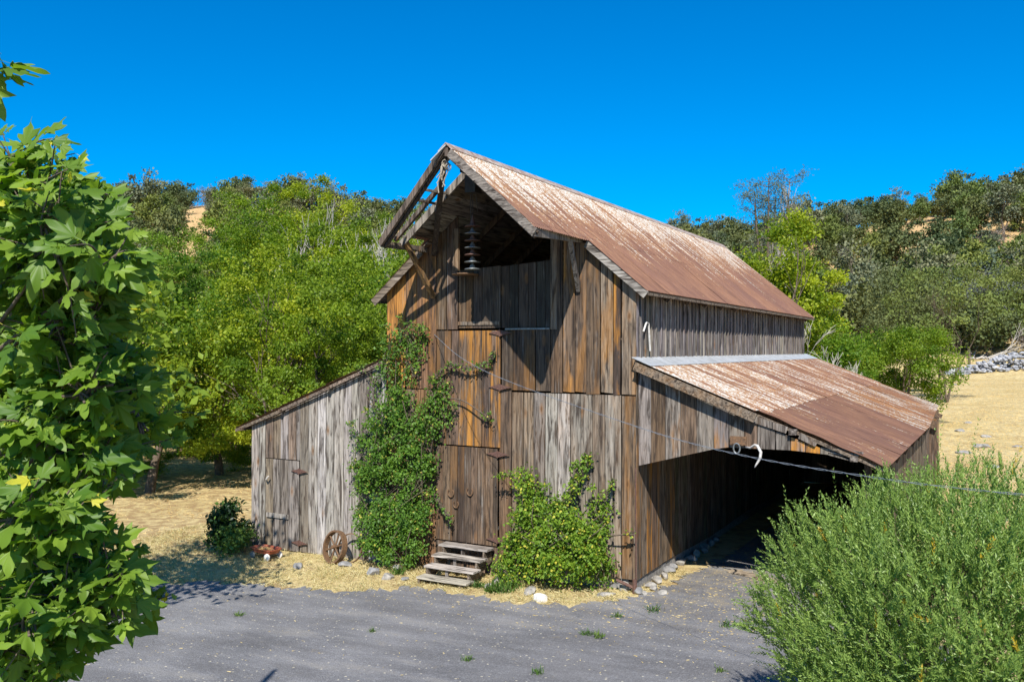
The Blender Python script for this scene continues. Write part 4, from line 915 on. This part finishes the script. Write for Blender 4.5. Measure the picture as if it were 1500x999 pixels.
# ------------------------------------------------------------------ climbing roses on the barn
def shrub_blobs(name, blobs, nleaf, lsize, lm, label, cat, seed, stems=(), group=None):
    g = np.random.default_rng(seed); root = empty(name, (blobs[0][0], -.2, float(plane_z(blobs[0][0]))), label, cat, group)
    ox, oy, oz = root.location
    B = np.array([b_[:6] for b_ in blobs], float); vol = B[:, 3]*B[:, 5]*(B[:, 4]+.15); idx = g.choice(len(B), nleaf, p=vol/vol.sum())
    # each blob is filled by small sprays so that the surface is uneven and has gaps
    nsp = 24; sprc = unit(g.normal(size=(len(B), nsp, 3)))*(g.random((len(B), nsp, 1))**.4); si = g.integers(0, nsp, nleaf)
    cc = B[idx, :3]+sprc[idx, si]*B[idx, 3:6]; P = cc+g.normal(size=(nleaf, 3))*np.minimum(.075, B[idx, 3:6]*.45)
    P[:, 1] = np.minimum(P[:, 1], -.05-g.random(nleaf)*.03)
    P = P-np.array([ox, oy, oz]); D = unit(g.normal(size=(nleaf, 3))+np.array([0, -.5, -.2])); Nn = unit(g.normal(size=(nleaf, 3))*.7+np.array([.2, -.7, .7]))
    tint = np.zeros((nleaf, 4)); br_ = g.random((len(B), nsp)); tint[:, 0] = np.clip(g.random(nleaf)*.7+br_[idx, si]*.45-.1, 0, 1); tint[:, 1] = g.random(nleaf)
    SZ_ = lsize*g.uniform(.65, 1.3, nleaf)
    mb = MB()
    for path in stems: mb.tube([(a-ox, b_-oy, c_-oz) for a, b_, c_ in smooth_path(path, 6)], .014, 5)
    rnd = random.Random(seed); WP = []
    for b_ in blobs:
        for q in range(5):
            mb.tube([(b_[0]-ox+rnd.uniform(-.5, .5)*b_[3], min(b_[1], -.08)-oy, b_[2]-oz-b_[5]), (b_[0]-ox+rnd.uniform(-.8, .8)*b_[3], min(b_[1]+rnd.uniform(-1, 1)*b_[4], -.07)-oy, b_[2]-oz), (b_[0]-ox+rnd.uniform(-1, 1)*b_[3], min(b_[1]-.3*b_[4], -.07)-oy, b_[2]-oz+b_[5]*rnd.uniform(.5, 1.1))], .007, 4)
    for q in range(len(blobs)//2):
        b_ = blobs[rnd.randrange(min(len(blobs), 22))]; p0 = Vector((b_[0]-ox, min(b_[1], -.1)-oy, b_[2]-oz)); a_ = rnd.uniform(0, 6.28); ln = max(b_[3], b_[5])*rnd.uniform(1.1, 1.6)
        p1 = p0+Vector((math.cos(a_)*ln*.6, -.12, abs(math.sin(a_))*ln*.8+.1)); p2 = p0+Vector((math.cos(a_)*ln*1.15, -.10, abs(math.sin(a_))*ln*1.0))
        pp_ = smooth_path([p0, p1, p2], 6); mb.tube(pp_, .005, 4)
        k_ = 40; T_ = np.array([list(pp_[rnd.randint(5, len(pp_)-1)]) for _ in range(k_)])+g.normal(size=(k_, 3))*.03; WP.append(T_)
    if WP:
        T_ = np.concatenate(WP); n_ = len(T_); t2 = np.zeros((n_, 4)); t2[:, 0] = g.random(n_); t2[:, 1] = g.random(n_)
        P = np.concatenate([P, T_]); D = np.concatenate([D, rdir(n_)]); Nn = np.concatenate([Nn, unit(g.normal(size=(n_, 3))*.7+np.array([.2, -.7, .7]))]); SZ_ = np.concatenate([SZ_, lsize*g.uniform(.6, 1.1, n_)]); tint = np.concatenate([tint, t2])
    leaf_mesh('foliage', P, D, Nn, SZ_, LEAF4[0], LEAF4[1], M[lm], root, tint)
    mb.build('stem', M['bark'], root); return root
# blob: x, y, z, rx, ry, rz
VB = [(-5.35, -.30, 1.0, .62, .36, .75), (-4.75, -.28, .9, .48, .34, .80), (-5.55, -.40, .35, .60, .42, .50), (-4.95, -.45, .25, .55, .42, .50), (-5.9, -.30, 1.6, .45, .26, .60), (-5.3, -.26, 1.9, .65, .30, .60), (-4.7, -.22, 1.75, .50, .26, .60), (-4.5, -.20, 2.5, .42, .20, .45), (-5.1, -.22, 2.7, .55, .24, .50), (-5.65, -.20, 2.6, .40, .20, .55), (-4.35, -.16, 3.05, .30, .14, .35), (-5.2, -.15, 3.4, .38, .14, .45), (-5.5, -.15, 3.9, .22, .13, .45), (-5.15, -.14, 4.25, .30, .13, .42), (-4.75, -.12, 4.35, .22, .10, .26), (-4.8, -.12, 3.85, .20, .10, .30), (-4.15, -.12, 3.35, .25, .09, .20), (-6.15, -.14, 2.2, .28, .12, .12), (-6.1, -.16, .8, .30, .15, .12), (-6.2, -.14, 1.25, .22, .12, .07), (-4.05, -.12, 2.75, .26, .10, .16), (-5.85, -.12, 3.25, .12, .08, .40)]
# arching shoots
def shoot_blobs(path, r): return [(p.x, p.y, p.z, r, r*.7, r) for p in smooth_path(path, 5)]
s1_ = [(-4.3, -.12, 3.55), (-3.9, -.16, 3.80), (-3.45, -.18, 3.75), (-3.05, -.16, 3.85), (-2.92, -.12, 4.05)]; s2_ = [(-4.1, -.12, 3.15), (-3.6, -.16, 3.10), (-3.2, -.18, 2.90), (-3.0, -.16, 2.80)]; s3_ = [(-4.35, -.15, 1.3), (-4.1, -.2, 1.0), (-3.85, -.2, .72)]
shrub_blobs('climbing_rose', VB+shoot_blobs(s1_, .055)+[(-3.0, -.16, 2.82, .12, .08, .08)]+shoot_blobs(s3_, .06), 21000, .062, 'vine', 'tall climbing rose covering the barn front left of the doors', 'climbing plant', 91, stems=(s1_, s2_, s3_))
RBL = [(-2.05, -.42, .35, .42, .36, .45), (-1.55, -.55, .35, .50, .42, .45), (-1.0, -.50, .40, .50, .40, .45), (-.62, -.35, .30, .34, .32, .45), (-1.9, -.40, .95, .40, .34, .42), (-1.3, -.42, .85, .52, .36, .40), (-.75, -.32, .85, .36, .28, .32), (-2.15, -.25, 1.5, .24, .18, .40), (-1.95, -.25, 1.35, .24, .2, .32), (-.62, -.18, 1.2, .20, .13, .30), (-2.3, -.35, .25, .25, .25, .25)]
s4_ = [(-1.45, -.2, 1.1), (-1.2, -.22, 1.5), (-1.0, -.2, 1.9), (-.88, -.16, 2.15)]; s5_ = [(-.62, -.2, 1.3), (-.45, -.18, 1.6), (-.38, -.14, 1.75)]; s6_ = [(-.5, -.2, .75), (-.2, -.25, .82), (.05, -.25, .85)]
shrub_blobs('rose_bush', RBL+shoot_blobs(s4_, .10)+shoot_blobs(s5_, .05)+[(0.0, -.25, .86, .09, .05, .05)], 13500, .062, 'vine2', 'bright green rose bush against the barn right of the steps', 'bush', 92, stems=(s4_, s5_, s6_))
shrub_blobs('dry_bush', [(-2.45, -.55, .02, .20, .2, .22), (-2.2, -.7, -.1, .22, .2, .15)], 900, .05, 'vine2', 'low yellowing weeds at the left foot of the rose bush', 'weed', 93)

# ------------------------------------------------------------------ plane tree (near, left)
def palmate():
    L5 = [(-118, .42, .30), (-62, .78, .42), (0, 1.0, .0), (62, .78, .42), (118, .42, .30)]
    angs = [-150, -128, -112, -98, -84, -70, -60, -50, -38, -26, -14, -6, 0, 6, 14, 26, 38, 50, 60, 70, 84, 98, 112, 128, 150]
    rads = [.22, .42, .56, .46, .44, .66, .84, .64, .48, .66, .72, .90, 1.08, .90, .72, .66, .48, .64, .84, .66, .44, .46, .56, .42, .22]
    v = [(0, 0, 0)]
    for a, r_ in zip(angs, rads):
        r_ = r_*1.06 if r_ > .7 else r_*.90
        a = math.radians(a); x = r_*math.sin(a)*.62; y = r_*math.cos(a)*.62+.18
        v.append((x, y, -.10*abs(x)-.12*(y-.2)**2+.05*math.sin(9*a)))
    v[0] = (0, .02, 0); f = [(0, i_, i_+1) for i_ in range(1, len(angs))]
    # petiole
    n0 = len(v); v += [(-.012, -.34, .05), (.012, -.34, .05), (.010, .05, .0), (-.010, .05, .0)]; f += [(n0, n0+1, n0+2), (n0, n0+2, n0+3)]
    return v, f
PV, PF = palmate()
pt = empty('plane_tree', (-.35, -12.1, float(plane_z(-.35))), 'near plane tree with large lobed leaves filling the left edge', 'tree')
po = np.array(pt.location); rnd = random.Random(9)
tw = MB(); trunk = [Vector((0, 0, -.1)), Vector((.03, .1, 1.5)), Vector((-.05, .15, 3.2)), Vector((.05, .2, 5.0)), Vector((.0, .3, 6.4))]
tw.tube(smooth_path(trunk, 6), [.16*(1-i_/25*.8) for i_ in range(25)], 10)
PP = []; DD = []; NN = []; SS = []; TT2 = []
OUT_V = np.array([-120, 20, 60, 110, 130, 190, 215, 260, 330, 440, 520, 560, 620, 690, 740, 800, 860, 905, 950, 1000, 1080])
OUT_U = np.array([-90, -40, -10, -10, -60, 35, 110, 150, 205, 180, 215, 235, 250, 215, 130, 200, 220, 195, 130, 85, 50])
def add_leaf(p_, dl, s_, young=False):
    nn_ = np.array([rnd.gauss(0, .45)+.35, rnd.gauss(0, .45)-.75, .80])
    PP.append(np.array(p_)+np.array(dl)*s_*.34); DD.append(np.array(dl)); NN.append(nn_); SS.append(s_)
    TT2.append((min(1, max(0, rnd.gauss(.45, .25))), 1. if young else rnd.random()*.96, 0, 0))
def twig(a, b, nl, smax=.22):
    a = Vector(a); b = Vector(b); path = smooth_path([a, a.lerp(b, .5)+Vector((rnd.uniform(-.05, .05), rnd.uniform(-.05, .05), rnd.uniform(-.02, .06))), b], 5); ln = len(path)
    tw.tube(path, [.0055*(1-i_/ln)+.002 for i_ in range(ln)], 5); dirn = (b-a).normalized()
    for w_ in range(nl):
        fi = (1-w_/nl*.8)*(ln-1); i0 = int(min(fi, ln-2)); pp_ = path[i0].lerp(path[i0+1], fi-i0)
        side = Vector((rnd.gauss(0, 1), rnd.gauss(0, 1), rnd.gauss(0, .4))).normalized(); dl = (dirn*.45+side+Vector((0, 0, -.30))).normalized()
        add_leaf(pp_, dl, rnd.uniform(.55, 1.)*smax*(1 if w_ > 1 else .6), w_ == 0 and rnd.random() < .3)
boughs = []
for q in range(31):
    vb = 248+(q+rnd.random())/31*830; ob = rnd.choice((1.03, .98, .9, .78, .66, 1.0)); db = rnd.uniform(4.3, 5.3) if vb < 520 else rnd.uniform(4.4, 6.0)
    for w_ in range(3): boughs.append((vb+rnd.gauss(0, 13), float(np.interp(vb, OUT_V, OUT_U))*ob-28-rnd.random()**1.2*95-w_*8, db+rnd.uniform(-.3, .3)))
for q in range(26): vb = 300+(q+rnd.random())/26*770; boughs.append((vb, rnd.uniform(-70, 75), rnd.uniform(4.8, 6.0)))
for q, (v_, nu, dp) in enumerate(boughs):
    Nd = Vector(P_at(nu, v_, dp)-po); hh_ = max(.6, min(6.0, Nd.z-rnd.uniform(.5, 1.2)))
    path = smooth_path([Vector((0, .15, hh_)), Vector((0, .15, hh_)).lerp(Nd, .5)+Vector((0, 0, rnd.uniform(-.25, .05))), Nd], 6)
    if q % 2 == 0: tw.tube(path, [.018*(1-i_/len(path))+.005 for i_ in range(len(path))], 5)
    for w_ in range(rnd.randint(5, 8)):
        ln_ = rnd.uniform(.18, .48); dd_ = Vector((rnd.gauss(0, .6), rnd.gauss(0, .6), rnd.gauss(.5, .5))).normalized()
        E_ = Nd+dd_*ln_; pj = np.array(E_)+po-CAM; dpp = pj@FW; uu = 750+F*(pj@R3)/dpp; vv_ = 499.5-F*(pj@U3)/dpp
        if uu > np.interp(vv_, OUT_V, OUT_U)-8: continue
        twig(Nd-dd_*.1, E_, rnd.randint(7, 10))
for (eu, ev, dp) in [(262, 545, 6.0), (292, 605, 6.4), (255, 640, 6.4), (250, 872, 5.6), (225, 862, 5.5), (205, 800, 5.0), (110, 225, 5.0), (75, 212, 5.2), (140, 262, 5.3), (180, 340, 5.4), (0, 78, 3.5), (-12, 100, 3.5), (170, 900, 5.2), (140, 945, 5.0), (95, 985, 5.0), (190, 700, 5.8), (50, 250, 5.6), (10, 240, 5.6), (190, 430, 5.6), (78, 203, 4.9)]:
    E_ = Vector(P_at(eu, ev, dp)-po); B_ = Vector(P_at(eu-rnd.uniform(60, 110), ev+rnd.uniform(15, 55), dp)-po); twig(B_, E_, 8, .19)
tw.build('trunk', M['bark'], pt, True)
leaf_mesh('leaves', np.array(PP), np.array(DD), np.array(NN), np.array(SS), PV, PF, M['plane'], pt, np.array(TT2))

# ------------------------------------------------------------------ olive tree (near, right)
oc = P_at(1428, 950, 8.3); ol = empty('olive_tree', (oc[0], oc[1], float(plane_z(oc[0]))), 'big silvery green olive bush in the lower right corner', 'olive tree')
oo = np.array(ol.location); g = np.random.default_rng(8)
cen = np.array([0, 0, oc[2]-oo[2]+.05]); rad = np.array([2.08, 2.1, 1.62])
ns = 15000
d_ = unit(g.normal(size=(ns, 3))); rr3 = (g.random(ns)**.28)
bumpr = 1+.15*nz(d_[:, 0]*3, d_[:, 1]*3+d_[:, 2]*2, 1.6, 1)+.05*nz(d_[:, 0]*9, d_[:, 2]*9, 1., 3)
S0 = cen+d_*rad*(rr3*bumpr)[:, None]*.93
keep = (S0[:, 2] > .25) & ((nz(d_[:, 0]*4, d_[:, 2]*4+d_[:, 1]*3, 1.7, 5) > -.42) | (rr3 < .86)); S0 = S0[keep]; d_ = d_[keep]; ns = len(S0)
sdn = unit(d_*.65+np.array([0, 0, .75])+g.normal(size=(ns, 3))*.42)
slen = g.uniform(.12, .30, ns); tall = g.random(ns) < .10; slen[tall] *= 1.8
nl = 22
tpar = (np.arange(nl)//2+.5)/(nl/2); P = S0[:, None, :]+sdn[:, None, :]*(slen[:, None, None]*tpar[None, :, None])
ax = unit(np.cross(sdn, g.normal(size=(ns, 3)))); bx_ = np.cross(sdn, ax); ph = (np.arange(nl)//2)*1.57+(np.arange(nl) % 2)*math.pi
rad_ = ax[:, None, :]*np.cos(ph)[None, :, None]+bx_[:, None, :]*np.sin(ph)[None, :, None]
D = sdn[:, None, :]*.95+rad_*.62+g.normal(size=(ns, nl, 3))*.12; Nn = unit(sdn[:, None, :]*.6-rad_*.6+g.normal(size=(ns, nl, 3))*.2)
Sz = g.uniform(.036, .062, (ns, nl))*(1.05-.35*tpar)[None]
tint = np.zeros((ns*nl, 4)); tint[:, 0] = np.clip(np.repeat(g.random(ns), nl)*.45+g.random(ns*nl)*.65, 0, 1); tint[:, 1] = np.repeat(g.random(ns), nl)
leaf_mesh('leaves', P.reshape(-1, 3), D.reshape(-1, 3), Nn.reshape(-1, 3), Sz.reshape(-1), [(0, 0, 0), (.15, .45, .04), (0, 1, 0), (-.15, .45, .04)], LEAF4[1], M['olive'], ol, tint)
tb = MB(); rnd = random.Random(3)
for q in range(4): branchy(tb, (rnd.uniform(-.2, .2), rnd.uniform(-.2, .2), -.1), (rnd.uniform(-.4, .4), rnd.uniform(-.4, .4), 1), .09, .9, 4, rnd, .6, .15)
tb.build('trunk', M['bark'], ol, True)

# ------------------------------------------------------------------ dry grass, straw and weeds
def scatter_blades(name, n, samp, ln, flat, mname, label, cat, tuft=1., wd=.05):
    g = np.random.default_rng(abs(hash(name)) % 1000 if False else len(name)*7+3); xy = samp(g, n); x, y = xy[:, 0], xy[:, 1]; n = len(x)
    z = terr(x, y); P = np.stack([x, y, z+.012], -1); D = unit(np.stack([g.normal(size=n), g.normal(size=n), np.abs(g.normal(size=n))*flat+.05], -1)); Nn = unit(g.normal(size=(n, 3))*.4+np.array([0, -.3, 1]))
    tint = np.zeros((n, 4)); tint[:, 0] = g.random(n); tint[:, 1] = g.random(n)
    o = leaf_mesh(name, P, D, Nn, ln*g.uniform(.5, 1.5, n), [(-wd, 0, 0), (wd, 0, 0), (wd*.6, .6, .08), (0, 1, 0)], [(0, 1, 2), (0, 2, 3)], M[mname], None, tint)
    tag(o, label, cat, kind='stuff'); return o
def samp_front(g, n):
    x = g.uniform(-13, 1.2, n*2); y = g.uniform(-5, 1.8, n*2)-.0
    ok = ~in_drive(x, y+.05*g.normal(size=len(x))) & ~((y > -.03) & (x < .03) & (x > -9.5))
    den = .15+.85*np.clip(nz(x, y, 2.6)*.8+.45, 0, 1); ok &= g.random(len(x)) < den
    return np.stack([x[ok], y[ok]], -1)[:n]
scatter_blades('dry_grass', 60000, samp_front, .075, .55, 'straw', 'short dry golden grass along the foot of the barn front', 'grass')
def samp_left(g, n):
    x = g.uniform(-36, -9.6, n); y = g.uniform(-5, 18, n); ok = g.random(n) < .12+.88*np.clip(nz(x, y*2.2, .9)*1.1+.3, 0, 1); x = x[ok]; y = y[ok]; return np.stack([x, y], -1)
scatter_blades('dry_clearing_grass', 60000, samp_left, .085, .6, 'straw', 'dry golden grass of the clearing left of the barn', 'grass', wd=.05)
def samp_field(g, n):
    u = g.uniform(1330, 1560, n); dp = 16+g.random(n)**1.3*75; P = CAM[None]+FWD0[None]*dp[:, None]+RT[None]*((u-750)/F*dp)[:, None]; return P[:, :2]
scatter_blades('dry_field_grass', 30000, samp_field, .09, .35, 'straw', 'dry golden grass of the field right of the lean-to', 'grass', wd=.05)
def samp_straw(g, n):
    x = g.uniform(-9, 5, n*3); y = g.uniform(-9, 4, n*3); e = in_drive(x, y); xx = x[e]; yy = y[e]
    near = np.exp(-np.clip(-1.5-yy, 0, 9)/.7)*1.0+.04+.25*np.clip(nz(xx, yy, 1.1)-.3, 0, 1); ok = g.random(len(xx)) < near
    return np.stack([xx[ok], yy[ok]], -1)[:n]
o = scatter_blades('scattered_straw', 4800, samp_straw, .045, .02, 'straw', 'bits of straw scattered over the asphalt', 'straw', wd=.10); o.location.z = .012
def weed(x, y, s_, n, label, seed, mname='weed'):
    g = np.random.default_rng(seed); P = g.normal(size=(n, 3))*np.array([.05, .05, 0])*s_; D = unit(np.stack([g.normal(size=n), g.normal(size=n), np.abs(g.normal(size=n))*1.3+.3], -1)); Nn = unit(g.normal(size=(n, 3))+np.array([0, -1, .4]))
    o = leaf_mesh('weed_tuft', P, D, Nn, .13*s_*g.uniform(.5, 1.3, n), [(-.04, 0, 0), (.04, 0, 0), (.03, .6, .1), (0, 1, 0)], [(0, 1, 2), (0, 2, 3)], M[mname]); o.location = (x, y, float(plane_z(x))+.015); tag(o, label, 'weed', 'weeds around the driveway')
WD = [(860, 932, .8, 'green weed tuft on the asphalt, left of a close pair'), (876, 936, .9, 'green weed tuft on the asphalt, right of a close pair'), (905, 906, .8, 'small weed on the asphalt below the barn corner'), (958, 897, 1.0, 'yellowish weed tuft where the asphalt meets the lean-to entrance'), (545, 927, .6, 'tiny weed alone in the middle of the asphalt'), (350, 904, .7, 'small weed on the asphalt below the red wagon'), (684, 970, .7, 'small weed near the bottom edge of the asphalt'), (790, 990, .8, 'weed at the very bottom edge of the photo'), (1055, 985, .7, 'small weed near the olive bush on the asphalt'), (1065, 920, 1.0, 'thin weed on the asphalt by the olive bush')]
for q, (u, v, s_, lab) in enumerate(WD):
    p = on_ground(u, v); weed(p[0], p[1], s_, 45, lab, q)
for q, (x, y, s_, lab) in enumerate([(-2.35, -1.12, 1.5, 'green grass clump among the stones right of the steps'), (-2.15, -1.0, 1.6, 'taller green grass clump right of the steps'), (-2.75, -.95, 1.0, 'short green grass clump touching the steps'), (-4.75, -.75, 1.3, 'yellow green grass clump below the climbing rose')]):
    weed(x, y, s_, 110, lab, 50+q)

sc.render.engine = 'CYCLES'
sc.cycles.max_bounces = 6; sc.cycles.transparent_max_bounces = 4; sc.cycles.caustics_reflective = False; sc.cycles.caustics_refractive = False
